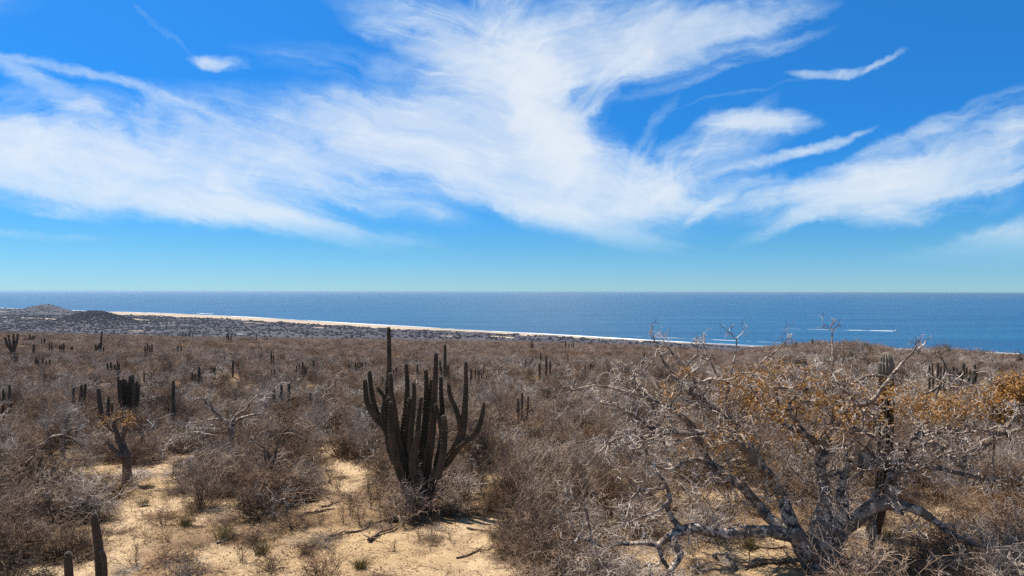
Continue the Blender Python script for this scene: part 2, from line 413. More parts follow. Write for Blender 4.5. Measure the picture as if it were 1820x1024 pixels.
# ------------------------------------------------------------------ sea, surf, boat
def build_sea():
    az = np.radians(np.arange(-80, 80.1, 1.0)); rr = np.concatenate([[500], 900*np.power(100000/900, np.linspace(0, 1, 60))])
    A, Q = np.meshgrid(az, rr); v = np.stack([Q*np.sin(A), Q*np.cos(A), np.full_like(Q, SEA)], -1).reshape(-1, 3); n = len(az)
    fs = [(i*n+j, i*n+j+1, (i+1)*n+j+1, (i+1)*n+j) for i in range(len(rr)-1) for j in range(n-1)]
    fs = [f[::-1] for f in fs]
    me = bpy.data.meshes.new('sea'); me.from_pydata(v.tolist(), [], fs)
    m, t, b = new_mat('sea_water', .32, .5)
    g = t.add('ShaderNodeNewGeometry'); P = g.outputs['Position']
    sw = t.noise(t.map(P, rot=(0, 0, R(25)), scl=(1, 2.2, 1)), .035, 6, .68, .3)
    big = t.noise(t.map(P, rot=(0, 0, R(20)), scl=(1, 4.0, 1)), .0016, 6, .65)
    c = t.mix(t.mapr(big, .35, .65), (.004,.056,.135,1), (.008,.088,.175,1))
    c = t.mix(t.mapr(sw, .4, .75, 0, .22), c, (.015,.12,.24,1))
    t.l.new(c, b.inputs['Base Color']); b.inputs['IOR'].default_value = 1.33; b.inputs['Specular IOR Level'].default_value = .28
    bump(t, b, sw, .55, 5.0)
    o = link('sea', me, None, m); tag(o, kind='structure')
build_sea()
def foam_mat(cut):
    m, t, b = new_mat('foam', .9, .1); b.inputs['Base Color'].default_value = (.82,.86,.88,1)
    g = t.add('ShaderNodeNewGeometry'); n = t.noise(g.outputs['Position'], .03, 4, .6)
    t.put(b.inputs['Alpha'], t.mapr(n, cut, cut+.12)); return m
M_foam = foam_mat(.30); M_foam2 = foam_mat(.42)
def ribbon(name, pts, ws, z, mat):
    v = []; f = []
    for i, (x, y) in enumerate(pts):
        a = pts[max(i-1, 0)]; b = pts[min(i+1, len(pts)-1)]; dx, dy = b[0]-a[0], b[1]-a[1]; L = math.hypot(dx, dy)+1e-9
        nx, ny = -dy/L, dx/L; v += [(x-nx*ws[i], y-ny*ws[i], z), (x+nx*ws[i], y+ny*ws[i], z)]
        if i: f.append((2*i-2, 2*i-1, 2*i+1, 2*i)[::-1])
    me = bpy.data.meshes.new(name); me.from_pydata(v, [], f); return link(name, me, None, mat)
rng = random.Random(3)
xs = np.linspace(CSX[1], CSX[-2], 260)
ys = np.interp(xs, CSX, CSY)
pts = [(x, y+6+4*math.sin(x*.02)) for x, y in zip(xs, ys)]
tag(ribbon('surf', pts, [4.5+3*math.sin(x*.013)+rng.uniform(-1, 2) for x in xs], SEA+.25, M_foam), 'white line of surf breaking along the whole sandy beach', 'surf', kind='stuff')
for (pa, pb, y, w, lab) in (((350), (380), 557.0, 9, 'short white breaker off the dunes at the left end of the beach'),
                       ((1130), (1400), 598.0, 2.5, 'thin pale breaker line off the beach behind the sprawling tree')):
    q = [W(px, y+(px-pa)*.045, 1) for px in np.linspace(pa, pb, 24)]
    pp = [(d.x*SEA/d.z, SEA/d.z) for d in q]
    tag(ribbon('breaker', pp, [w*math.sin(math.pi*(i+.5)/24)+.5 for i in range(24)], SEA+.3, M_foam2 if pa > 1000 else M_foam), lab, 'wave', kind='stuff')
def sea_pt(px, py): d = ray(px, py); return Vector((d.x*SEA/d.z, SEA/d.z, SEA))
# motor boat with wake
bp = sea_pt(1593, 588.8)
def box(mb, x0, x1, y0, y1, z0, z1, tx=1.0, ty=1.0):
    cx, cy = (x0+x1)/2, (y0+y1)/2; i = len(mb.v)
    for z, sx, sy in ((z0, 1, 1), (z1, tx, ty)):
        for x, y in ((x0, y0), (x1, y0), (x1, y1), (x0, y1)): mb.v.append(Vector((cx+(x-cx)*sx, cy+(y-cy)*sy, z)))
    for q in ((3,2,1,0), (4,5,6,7), (0,1,5,4), (1,2,6,5), (2,3,7,6), (3,0,4,7)): mb.f.append(tuple(i+k for k in q))
bt = link('motor_boat', None); bt.location = bp; bt.rotation_euler = (0, 0, R(8))
tag(bt, 'small white motor boat heading right far out on the blue sea', 'boat')
hm = MB(); secs = [(-5.2, 1.5, 1.3, -.3), (-2, 1.7, 1.35, -.5), (1.5, 1.6, 1.5, -.5), (4, 1.0, 1.8, -.2), (6.0, .06, 2.1, .9)]
for x, w, h, k in secs:
    hm.v += [Vector((x, -w, h)), Vector((x, -w*.8, .2)), Vector((x, 0, k)), Vector((x, w*.8, .2)), Vector((x, w, h)), Vector((x, w*.85, h-.25)), Vector((x, -w*.85, h-.25))]
for i in range(len(secs)-1):
    for k in range(7): hm.f.append((i*7+k, i*7+(k+1) % 7, (i+1)*7+(k+1) % 7, (i+1)*7+k))
hm.f.append(tuple(range(7))[::-1])
M_white, _t, _b = new_mat('white_gelcoat', .3, .5); _b.inputs['Base Color'].default_value = (.8,.8,.8,1)
M_dark, _t, _b = new_mat('dark_glass', .15, .5); _b.inputs['Base Color'].default_value = (.03,.04,.05,1)
link('hull', hm.mesh('hull', M_white), bt)
cb_ = MB(); box(cb_, -1.5, 2.2, -1.0, 1.0, 1.2, 2.3, .85, .9); link('cabin', cb_.mesh('cabin', M_white), bt)
ws_ = MB(); box(ws_, -1.3, 2.0, -.95, .95, 2.302, 2.9, .7, .85); link('windshield', ws_.mesh('windshield', M_dark), bt)
rf_ = MB(); box(rf_, -1.6, 1.6, -1.05, 1.05, 2.91, 3.05); link('roof', rf_.mesh('roof', M_white), bt)
en_ = MB(); box(en_, -5.9, -5.25, -.4, .4, .2, 1.5, .8, .8); link('outboard_engine', en_.mesh('outboard_engine', M_dark), bt)
wk = [sea_pt(px, 584.2+(px-1370)*.0205) for px in np.linspace(1370, 1588, 60)]
tag(ribbon('boat_wake', [(p.x, p.y) for p in wk], [.8+8*(i/59.)**1.5 for i in range(60)], SEA+.3, M_foam2), 'long thin white wake trailing left behind the motor boat', 'wake', kind='stuff')

# pale low house on the plain
def house(px, py, wpx, hpx, label, wall, roofc, name='house'):
    g = ground(px, py); s = g.y/F; w = wpx*s; h = hpx*s
    e = link(name, None); e.location = g-Vector((0, 0, .3)); tag(e, label, 'house')
    mw, t, b = new_mat('plaster', .9); b.inputs['Base Color'].default_value = wall
    mr, t, b = new_mat('roof', .9); b.inputs['Base Color'].default_value = roofc
    a = MB(); box(a, -w/2, w/2, -3, 3, 0, h); link('wall', a.mesh('wall', mw), e)
    a = MB(); box(a, -w/2-.4, w/2+.4, -3.4, 3.4, h+.002, h+.35, .97, .9); link('roof', a.mesh('roof', mr), e)
    for k in range(3):
        a = MB(); x = -w/2+w*(k+.5)/3; box(a, x-.6, x+.6, -3.06, -3.003, h*.3, h*.75); link('window', a.mesh('window', M_dark), e)
house(428, 596, 12, 2.2, 'low pale house alone on the grey coastal plain beyond the scrub edge', (.6,.56,.5,1), (.62,.57,.5,1))

# ------------------------------------------------------------------ cacti
def stem_mesh(pts, rad, ribs=10, step=.12, depth=.23, dome=True, name='stem', spines=None, rng=None):
    """ribbed column along a smooth path; rad interpolated"""
    P = [Vector(p) for p in pts]; n = len(P)
    # resample with catmull-rom
    out = []; rr = []
    for i in range(n-1):
        a = P[max(i-1, 0)]; b = P[i]; c = P[i+1]; d = P[min(i+2, n-1)]
        k = max(1, int((c-b).length/step))
        for j in range(k):
            t = j/k
            out.append(.5*((2*b)+(c-a)*t+(2*a-5*b+4*c-d)*t*t+(3*b-a-3*c+d)*t*t*t)); rr.append(rad[i]+(rad[i+1]-rad[i])*t)
    out.append(P[-1]); rr.append(rad[-1])
    if dome:
        d = (out[-1]-out[-2]).normalized(); r = rr[-1]; tip = out[-1]
        for k, a in enumerate((25, 45, 62, 76, 88)):
            out.append(tip+d*r*1.5*math.sin(R(a))); rr.append(r*math.cos(R(a)))
    mb = MB(); S = ribs*2 if ribs > 4 else ribs; a = None; N = len(out)
    for i in range(N):
        d = (out[min(i+1, N-1)]-out[max(i-1, 0)]).normalized()
        if a is None:
            a = d.cross(Vector((.2, .9, .1))); 
        else: a = a-d*a.dot(d)
        a.normalize(); b = d.cross(a)
        lump = 1+.05*mnoise.noise(out[i]*2.3)+.03*mnoise.noise(out[i]*7)
        for k in range(S):
            t = 6.28318*k/S; r = rr[i]*lump*(1 if (ribs <= 4 or k % 2 == 0) else 1-depth)
            q = out[i]+(a*math.cos(t)+b*math.sin(t))*r; mb.v.append(q)
            if spines is not None and k % 2 == 0 and r > .02:
                nrm = (a*math.cos(t)+b*math.sin(t))
                for _ in range(2):
                    dd = (nrm+rvec(rng)*.7).normalized(); L = rng.uniform(.015, .035); sd_ = rvec(rng)*.003
                    m = len(spines.v); spines.v += [q+sd_, q-sd_, q+dd*L]; spines.f.append((m, m+1, m+2))
    for i in range(N-1):
        for k in range(S):
            k2 = (k+1) % S; mb.f.append((i*S+k, i*S+k2, (i+1)*S+k2, (i+1)*S+k))
    mb.f.append(tuple(range(S))[::-1]); mb.f.append(tuple((N-1)*S+k for k in range(S)))
    return mb.mesh(name, M_cactus, smooth=(ribs <= 4))

def big_cactus(Y0, base_px, stems, label, name='candelabra_cactus', group=None, ribs=11, spines=True, seed=1, basey=None, sink=.15):
    rng_ = random.Random(seed)
    sp = MB() if spines else None
    bx = W(base_px, 518, Y0).x; base = Vector((bx, Y0, H(bx, Y0)))
    root = link(name, None); root.location = base; tag(root, label, 'cactus', group)
    for st in stems:
        pts = []; rad = []
        for (px, py, r, dy) in st:
            if base_px == 745:
                r *= .88
                if py > 810: px = 746+(px-746)*(1-.62*(py-810)/100)
            Y = Y0+dy; p = W(px, py, Y); pts.append(p-base); rad.append(r*Y/F)
        if pts[0].z < .25: pts[0].z = min(pts[0].z, -.2)
        link('stem', stem_mesh(pts, rad, ribs=ribs, spines=sp, rng=rng_, step=.10 if spines else .3), root)
    if sp is not None: tag(link('spine_fuzz', sp.mesh('spine_fuzz', M_spine), root), kind='stuff')
    return root, base

MY = ground(745, 905).y
MS = [
 [(722,905,7,0),(708,850,9,.1),(696,800,9.5,.1),(691,750,9,.2),(690,700,6.5,.2),(692,650,4.9,.2),(691,586,3.9,.2)],
 [(700,795,6,-.3),(684,762,6.5,-.4),(664,738,6.2,-.5),(652,712,5.6,-.5),(649,679,4.6,-.5)],
 [(700,790,6,.2),(684,755,6.0,.3),(669,733,5.8,.3),(661,700,5.2,.3),(657,664,4.2,.3)],
 [(712,880,8,-.4),(702,830,8.5,-.6),(697,780,7.5,-.7),(694,748,5.5,-.75),(694,718,3.6,-.75)],
 [(735,890,9,-.1),(716,835,10,-.1),(706,785,9.5,-.1),(700,735,8,-.1),(695,700,6,-.1),(694,668,4.4,-.1)],
 [(690,765,4.5,-.2),(680,738,4,-.2),(683,716,3.8,-.2),(689,708,3.2,-.2)],
 [(686,722,3,-.1),(681,703,4.2,-.1),(671,691,4,-.15)],
 [(738,885,8,.1),(722,830,9,.2),(718,780,8.5,.3),(722,730,6.5,.3),(724,690,4.8,.3),(722,650,3.7,.3)],
 [(722,770,5,.1),(727,735,5,.1),(728,712,4.2,.1)],
 [(736,850,6,-.3),(729,790,6,-.3),(734,735,5.2,-.3),(736,706,4.4,-.3),(736,684,3.7,-.3)],
 [(742,800,5,.3),(744,750,4.6,.3),(748,716,4.2,.3),(749,709,3.6,.3)],
 [(752,900,9,.3),(748,850,10,.4),(754,790,9,.5),(757,730,6.5,.5),(758,690,5,.5),(757,661,3.9,.5)],
 [(758,780,4.5,.6),(763,720,4.4,.6),(766,690,4,.6),(766,678,3.4,.6)],
 [(758,895,9,0),(760,840,10,0),(766,780,8.5,0),(771,720,7,0),(774,665,5.2,0),(775,632,4,0)],
 [(778,830,6,.4),(785,780,6,.4),(786,730,5.2,.4),(784,700,4.6,.4),(784,674,3.7,.4)],
 [(786,800,4.5,-.2),(784,765,4.5,-.2),(778,735,4.2,-.2),(775,721,3.6,-.2)],
 [(765,895,8,-.2),(780,845,9.5,-.3),(800,815,9.5,-.4),(816,785,9,-.5),(824,750,7.5,-.5),(827,710,5.6,-.5),(828,680,4.8,-.5),(828,647,3.8,-.5)],
 [(820,770,6,-.5),(813,735,5.5,-.6),(803,712,4.8,-.6),(799,698,4.3,-.6),(797,684,3.6,-.6)],
 [(812,797,6,-.6),(828,784,6,-.7),(843,774,5.5,-.7),(853,755,5.2,-.7),(858,732,4.8,-.7),(860,719,3.9,-.7)],
 [(790,850,6.5,-.7),(788,800,7,-.7),(790,760,6.5,-.7),(789,745,5.8,-.7)],
 [(742,905,12,-.3),(740,870,12,-.4),(734,830,11,-.4),(738,790,7,-.4),(744,770,5,-.4)],
 [(748,925,9,-.5),(745,895,13,-.5),(742,870,14,-.35),(744,845,10,-.3)],
]
big_cactus(MY, 745, MS, 'great dark many-armed candelabra cactus standing alone at the centre of the scrub', seed=2)
# two columns in the near left corner
g1 = Vector((W(176,518,13.2).x, 13.2, 0))
big_cactus(13.2, 178, [[(182,1135,8.5,0),(178,1010,8.2,0),(172,950,7.2,0),(167,920,5.6,0)], [(185,1135,5,-.1),(186,1030,5.2,-.1),(184,990,4.6,-.1),(182,984,4,-.1)]],
           'near black columnar cactus with a short side stem in the bottom left corner', 'columnar_cactus', seed=4)
big_cactus(13.0, 122, [[(124,1150,7.8,0),(123,1040,7.6,0),(121,1000,6.6,0),(121,988,5.4,0)]],
           'short dark cactus stub left of the near black columnar cactus', 'columnar_cactus', seed=5)
# tall column behind the right-hand tree
TY = 19.6
big_cactus(TY, 1548, [[(1548,985,12,0),(1553,940,12.5,0),(1566,880,12.5,0),(1572,800,13,0),(1576,720,12.5,0),(1575,672,12,0),(1575,664,11.4,0)]],
           'thick tall single column cactus with a sunlit ribbed head rising behind the sprawling tree', 'columnar_cactus', ribs=15, seed=6)
# head with a pinched neck
_h = W(1575, 658, TY); _b0 = W(1548, 518, TY); _b0.z = H(_b0.x, TY)
hd = [o for o in COL.objects if o.get('label', '').startswith('thick tall single')][0]
spn = MB(); p1 = W(1575,668,TY)-_b0; p2 = W(1575,660,TY)-_b0; p3 = W(1575,646,TY)-_b0; p4 = W(1575,643,TY)-_b0
hm_ = link('stem_head', stem_mesh([p1, p2, p3, p4], [10.5*TY/F, 13.5*TY/F, 13.6*TY/F, 11.5*TY/F], ribs=15, step=.05, depth=.2, spines=spn, rng=random.Random(8)), hd)
M_head_sunlit, _t, _b = new_mat('cactus_head_sunlit', .7, .25); _g = _t.add('ShaderNodeNewGeometry')
_t.l.new(_t.mix(_t.noise(_g.outputs['Position'], 30, 4, .6), (.13,.10,.065,1), (.30,.25,.18,1)), _b.inputs['Base Color'])  # tan of sunlight put into the head colour, paler than the stem
hm_.data.materials.clear(); hm_.data.materials.append(M_head_sunlit)
tag(link('head_spines', spn.mesh('head_spines', M_spine), hd), kind='stuff')

# background cacti: (label, visible base py, [(px, top py, half width px, dx at base)])
BG = [
 ('branching candelabra cactus on a short trunk at the far left edge of the scrub', 626, [(9,598,2,12),(15,594,1.6,8),(24,592,1.8,0),(32,592,1.9,-8),(26,604,2.3,-2)]),
 ('pair of tiny dark cacti just right of the far left candelabra cactus', 601, [(53,592,1.2,0),(60,596,1.3,0),(57,597,1.2,0)]),
 ('single thick little cactus below the tiny pair near the left edge', 627, [(60,611,2,0)]),
 ('thin cactus pair in front of the dark mound on the left', 610, [(74,602,1.2,0),(79,600,1.5,0)]),
 ('loose group of four dim cactus stems left of the mound, low in the scrub', 622, [(88,608,1.3,0),(92,607,1.2,0),(106,613,1.3,0),(113,609,1.7,0),(109,611,1.3,0)]),
 ('stubby round-headed cactus below the dark mound', 621, [(128,614,2.4,0)]),
 ('tall leaning cactus with low side stems breaking the plateau edge right of the mound', 625, [(181,588,1.6,-3),(170,611,1.8,0),(174,613,1.6,0),(177,609,1.5,0),(184,616,1.3,0)]),
 ('wide cluster of short cacti right of the leaning cactus', 628, [(258,614,1.3,0),(262,611,1.5,0),(266,613,1.2,0),(270,611,1.6,0)]),
 ('faint pair of cacti below the plateau edge at left centre', 624, [(316,612,1.4,0),(322,613,1.3,0)]),
 ('little cactus group on the plateau edge against the grey plain, left of the pale house', 599, [(325,590,1.1,0),(330,591,1.7,0),(336,592,1.2,0),(342,593,.9,0)]),
 ('forked cactus on the plateau edge directly left of the pale house', 605, [(403,593,1.1,0),(406,591,1.3,0),(411,593,1.1,-1)]),
 ('thin cactus spike on the plateau edge right of the pale house', 604, [(456,592,1.0,0)]),
 ('small spike cactus behind the three stubby cacti of left centre', 606, [(474,599,1,0),(470,600,.8,0)]),
 ('dark double cactus among twigs near the left edge, above the white-limbed tree', 716, [(17,683,2.4,0),(6,690,2,0)]),
 ('broad thicket of short dark cacti in the left scrub', 652, [(64,634,2,0),(68,638,1.5,0),(76,636,1.6,0),(82,640,1.4,0),(88,638,1.4,0)]),
 ('four-stemmed cactus above the big organ-pipe clump on the left', 663, [(191,645,2,0),(197,643,1.8,0),(209,641,1.9,0),(204,647,1.6,0),(212,646,1.3,0)]),
 ('two slender cactus spikes right of the four-stemmed cactus', 668, [(256,657,1.1,0),(269,660,1.2,0),(273,662,1,0)]),
 ('stepped group of three pointed cacti left of centre', 680, [(342,662,2,0),(347,664,2,0),(354,651,2.3,0),(357,661,1.6,0)]),
 ('small antler-shaped cactus right of the stepped three', 659, [(375,650,1.5,0),(379,652,1.5,0),(382,649,1.3,0)]),
 ('single thick cactus post above the middle scrub, upper left of centre', 656, [(414,639,1.9,0)]),
 ('single thin cactus post right of the thick post', 646, [(436,638,1.2,0),(399,633,1.3,0)]),
 ('tall lone pole cactus on the left, thin and dead straight', 745, [(308,675,3.2,0)]),
 ('upright cactus with two bowed arms at left, three stems in a row', 722, [(130,687,2.4,2),(145,683,2.7,-5),(152,681,2.7,-6)]),
 ('thick curved cactus next to a stub at left', 735, [(175,689,3.6,5),(193,703,2.6,-1),(199,716,1.8,0)]),
 ('big organ-pipe clump of about a dozen dark stems on the left', 720, [(210,668,2.3,4),(214,674,2.3,3),(219,672,2.4,2),(223,674,2.2,1),(227,678,2.3,0),(231,667,2.5,0),(236,665,2.6,-1),(240,679,2.3,-2),(244,676,2.1,-3),(247,682,2,-3),(217,682,2.3,2),(228,684,2.3,0),(238,686,2.2,-1)]),
 ('short thick cactus, leftmost of the stubby row left of the great cactus', 713, [(487,691,3,0)]),
 ('straight cactus post, second of the stubby row left of the great cactus', 713, [(500,683,2.4,0)]),
 ('slightly bent cactus post with a knob at its foot, third of the stubby row', 712, [(514,681,2.5,-1),(520,704,2.4,0)]),
 ('cactus post apart to the right of the stubby row', 718, [(552,697,2.3,0)]),
 ('knobby dark cactus just left of the pale bare bush', 702, [(574,689,1.9,0),(580,690,1.3,0)]),
 ('leaning cactus post right above the pale bare bush', 694, [(595,677,1.9,1)]),
 ('little forked cactus above the stubby row', 672, [(482,656,1.5,2),(488,655,1.4,-1),(484,664,1.5,0)]),
 ('tall thin pair of cacti above the little forked cactus', 645, [(482,622,1.5,0),(486,630,1.6,0)]),
 ('fan of five short cactus stems left of the great cactus', 667, [(527,649,1.4,0),(532,646,1.7,0),(538,642,2.2,0),(542,650,1.7,0),(545,651,1.3,0)]),
 ('lone thin cactus post between the fan and the great cactus', 656, [(557,639,1.9,0)]),
 ('faint row of pale brown cactus stems left of the great cactus', 656, [(632,643,1.7,0),(636,643,1.3,0),(640,643,1.3,0),(644,643,1.5,0),(620,646,1.2,0)]),
 ('small dark cactus seen between the left arms of the great cactus', 666, [(704,652,2.6,0),(699,655,1.3,0)]),
 ('cactus post seen between the middle arms of the great cactus', 670, [(742,647,2.0,0)]),
 ('tall cactus standing behind the great cactus, with two short companions', 672, [(791,611,3.0,0),(796,648,2.6,0),(782,640,2.2,4)]),
 ('row of thin cacti behind the right arms of the great cactus', 681, [(837,655,2.1,0),(845,656,1.4,0),(851,657,2.2,0),(856,661,1.7,0),(860,649,1.2,0)]),
 ('tall trio of straight dark cacti right of the great cactus', 672, [(959,645,2.0,0),(971,631,2.2,0),(978,640,1.9,0)]),
 ('nearer trio of dark cactus posts right of the great cactus, low in the twigs', 733, [(921,707,2.6,0),(928,697,2.2,0),(939,703,2.2,-2)]),
 ('cactus spike with a side shoot above the tall trio', 646, [(961,626,1.7,0),(945,636,2.0,-3)]),
 ('small forked cactus on the plateau edge right of the great cactus', 618, [(944,603,1.2,0),(947,608,1.1,0)]),
 ('thin cactus at the plateau edge in the middle right', 618, [(1005,604,1.1,0),(1011,610,1,0),(1016,611,1,0),(1019,605,.9,0)]),
 ('stubby cactus below the thin cactus of the plateau edge', 642, [(1009,629,1.8,0)]),
 ('dark cactus spike left of the sprawling tree', 655, [(1145,627,1.7,0),(1142,634,1.3,0)]),
 ('short cactus post among grey twigs left of the sprawling tree', 670, [(1075,658,1.9,0)]),
 ('thin cactus twins between the tall trio and the sprawling tree', 660, [(1040,648,1.5,0),(1049,644,1.1,0)]),
 ('cactus on the left shoulder of the right-hand knoll', 618, [(1415,607,1.6,0)]),
 ('cactus on the top of the right-hand knoll against the sea', 612, [(1444,602,1.5,0)]),
 ('pair of cacti on the right shoulder of the knoll against the sea', 617, [(1537,609,1.2,0),(1541,610,1.2,0)]),
 ('knobby cactus on the ridge line above the thick column', 626, [(1634,618,2.4,0),(1630,621,1.3,0)]),
 ('cactus clump below the knoll, left part of the slope', 656, [(1419,636,1.5,0),(1422,638,1.5,0),(1431,640,2.5,0)]),
 ('wide many-stemmed cactus stand on the right slope above the yellow leaves', 690, [(1652,648,2,0),(1657,645,1.8,2),(1667,643,2.4,0),(1672,650,1.8,0),(1679,644,2.6,0),(1688,655,2,0),(1695,650,2.2,0),(1701,652,2.2,-2),(1708,656,2.2,-2),(1713,645,2.5,-3),(1718,652,2.2,-4),(1724,656,2.2,-5),(1705,660,2,-1)]),
 ('tallest cactus at the right end of the many-stemmed stand', 690, [(1733,646,2.7,-4),(1736,662,1.9,-7)]),
]
def bg_cactus(label, pb, stems, seed):
    rg = random.Random(seed)
    cx = sum(s[0] for s in stems)/len(stems)
    hid = 1.0
    Y = 25.
    while Y < 650:     # distance where the ground lies just under the visible foot
        x = W(cx, 518, Y).x; zf = W(cx, pb, Y).z
        if zf-hid > H(x, Y)-.0 and Y > 26: break
        Y *= 1.01
    # walk: want H <= foot z - hid ; start near and go out until the sight line at the foot is hid above the ground no more
    best = None; Y = 26.
    while Y < 520:
        x = W(cx, 518, Y).x; gap = W(cx, pb, Y).z-H(x, Y)
        if gap < hid: best = Y; break
        Y *= 1.01
    Y = best or 300.
    x = W(cx, 518, Y).x; base = Vector((x, Y, H(x, Y)))
    name = 'columnar_cactus' if len(stems) == 1 else 'organ_pipe_cactus'
    big = max(pb-s[1] for s in stems) >= 22 or Y < 70
    root = link(name, None); root.location = base; tag(root, label, 'cactus', 'cacti scattered through the scrub')
    for (px, pt, r, dx) in stems:
        dy = rg.uniform(-.4, .4) if len(stems) > 1 else 0
        Yk = Y+dy; r_ = max(r, .8)
        top = W(px, pt, Yk)-base; foot = W(px+dx, pb, Yk)-base; gz = H(foot.x+base.x, Yk)-base.z
        foot0 = Vector((foot.x+(W(dx*.3+910, 518, Yk).x), foot.y, gz-.2))
        rw = r_*Yk/F; top = top-Vector((0, 0, rw*1.4))
        a = foot; b_ = foot.lerp(top, .5)+Vector((rg.uniform(-.1, .1)*rw*6, 0, 0)); b_.x = foot.x*.35+top.x*.65
        pts = [foot0, a, b_, top] if foot.z > foot0.z+.15 else [foot0, b_, top]
        rr = [rw*.8, rw, rw*1.05, rw*.8] if len(pts) == 4 else [rw*.9, rw, rw*.8]
        link('stem', stem_mesh(pts, rr, ribs=8 if big else 6, step=.35 if big else .8, depth=.2), root)
for i, (lab, pb, st) in enumerate(BG): bg_cactus(lab, pb, st, 50+i)

# ------------------------------------------------------------------ traced trees
def limb_tube(mb, pts, rads, sides, rng):
    n = len(pts); out = []; rr = []
    for i in range(n-1):
        a = pts[max(i-1, 0)]; b = pts[i]; c = pts[i+1]; d = pts[min(i+2, n-1)]
        k = max(2, min(8, int((c-b).length/.10)))
        for j in range(k):
            t = j/k
            q = .5*((2*b)+(c-a)*t+(2*a-5*b+4*c-d)*t*t+(3*b-a-3*c+d)*t*t*t)
            r = rads[i]+(rads[i+1]-rads[i])*t
            r *= 1+.16*mnoise.noise(q*4.1)+.08*mnoise.noise(q*11)
            q = q+mnoise.noise_vector(q*2.6)*min(r*.35, .05)+mnoise.noise_vector(q*6)*min(.02, r)
            out.append(q); rr.append(r)
    out.append(pts[-1]); rr.append(rads[-1]); mb.tube(out, rr, sides); return out, rr
def traced_tree(name, label, cat, Y0, basepx, limbs, trunk_n, twigP, dens, leafspots=(), seed=1, bark=None, tw=None, group=None, leafsize=.05, twL=.8, leafn=0, upb=.35, rs_=1.0, clear=(), mid=0):
    rg = random.Random(seed); bark = bark or M_bark; tw = tw or M_ttwig
    bx = W(basepx, 518, Y0).x; base = Vector((bx, Y0, H(bx, Y0)))
    root = link(name, None); root.location = base; tag(root, label, cat, group)
    tm = MB(); twm = MB(); twm_b = MB(); tips = []
    store = []; limbs = list(limbs)+[None]*mid
    for li, L in enumerate(limbs):
        pts = []; rad = []
        if L is None:      # a crooked secondary limb springing from one of the traced limbs
            for _ in range(40):
                o_, r_ = rg.choice(store); i = rg.randrange(2, len(o_)-1); q_ = project(o_[i]+base)
                if 655 < q_[1] < 880 and 1120 < q_[0] < 1790 and r_[i] > .03 and not any(((q_[0]-a)/c)**2+((q_[1]-b)/d)**2 < 1 for a, b, c, d in clear): break
            d_ = rvec(rg); d_.z = d_.z*.5+rg.uniform(-.15, .5) if q_[1] > 740 else rg.uniform(-.45, .15)
            n_ = rg.randint(5, 8); pts, _ = path(rg, o_[i], d_, rg.uniform(.8, 1.9), n_, .5, .02)
            r0 = min(r_[i]*.75, rg.uniform(.03, .062)); rad = [r0+(0.012-r0)*k/n_ for k in range(n_+1)]; L = ()
        for (px, py, r, dy) in L: pts.append(W(px, py, Y0+dy)-base); rad.append(max(r*rs_*(Y0+dy)/F, .006))
        mb = tm if li < trunk_n else MB()
        if not L and any(project(p+base)[1] < 648 or project(p+base)[0] < 1090 for p in pts): continue
        if any(p.z+base.z < H(p.x+base.x, p.y+base.y)+.1 for p in pts[1:]) and not L: continue
        out, rr = limb_tube(mb, pts, rad, 12 if max(rad) > .09 else (8 if max(rad) > .05 else 5), rg)
        if li >= trunk_n: link('limb', mb.mesh('limb', bark, smooth=True), root)
        # secondary growth
        if len(out) > 5: store.append((out, rr))
        acc = rg.random()*.2
        tot = len(out)
        for i in range(1, tot):
            seg = out[i]-out[i-1]; acc += seg.length*dens*(1.15 if rr[i] < .06 else (.7 if rr[i] < .12 else .25))
            while acc > 1:
                acc -= 1
                q_ = project(out[i]+base)
                if any(((q_[0]-a)/c)**2+((q_[1]-b)/d)**2 < 1 for a, b, c, d in clear): continue
                if Y0 == TYd and q_[1] < 660 and rg.random() < .82: continue
                if rr[i] > .05 and rg.random() < .18:      # broken stub
                    d_ = rvec(rg); pts_b, _ = path(rg, out[i], d_+seg.normalized()*.3, rr[i]*rg.uniform(1.6, 3.5), 2, .2, .1)
                    twm_b.tube(pts_b, [rr[i]*.5, rr[i]*.38, rr[i]*.3], 6); continue
                d0 = seg.normalized(); side = rvec(rg); side = (side-d0*side.dot(d0)).normalized()
                nd = (d0*.35+side*.9+Vector((0, 0, upb))).normalized()
                r0 = min(rr[i]*.6, .026)*rg.uniform(.5, 1)
                grow(twm, rg, out[i], nd, twL*rg.uniform(.45, 1.25), max(r0, .008), 0, twigP, tips)
        d0 = (out[-1]-out[-2]).normalized()
        for _ in range(3): grow(twm, rg, out[-1], (d0+rvec(rg)*.6).normalized(), twL*rg.uniform(.4, .9), min(rr[-1], .02), 0, twigP, tips)
    if tm.v: link('trunk', tm.mesh('trunk', bark, smooth=True), root)
    tag(link('twigs', twm.mesh('twigs', tw), root), kind='stuff')
    if twm_b.v: tag(link('broken_stubs', twm_b.mesh('broken_stubs', bark, smooth=True), root), kind='stuff')
    lm = MB()
    for (px, py, rx, ry, prob) in leafspots:
        for p, d in tips:
            q = project(p+base)
            e = ((q[0]-px)/rx)**2+((q[1]-py)/ry)**2
            if e < 1 and rg.random() < prob*(1.15-e):
                for _ in range(leafn): lm.leaf(p+rvec(rg)*rg.uniform(0, leafsize*3.0), leafsize*rg.uniform(.6, 1.2), rg)
    if lm.v: tag(link('leaves', lm.mesh('leaves', M_leaf), root), kind='stuff')
    return root, tips, base

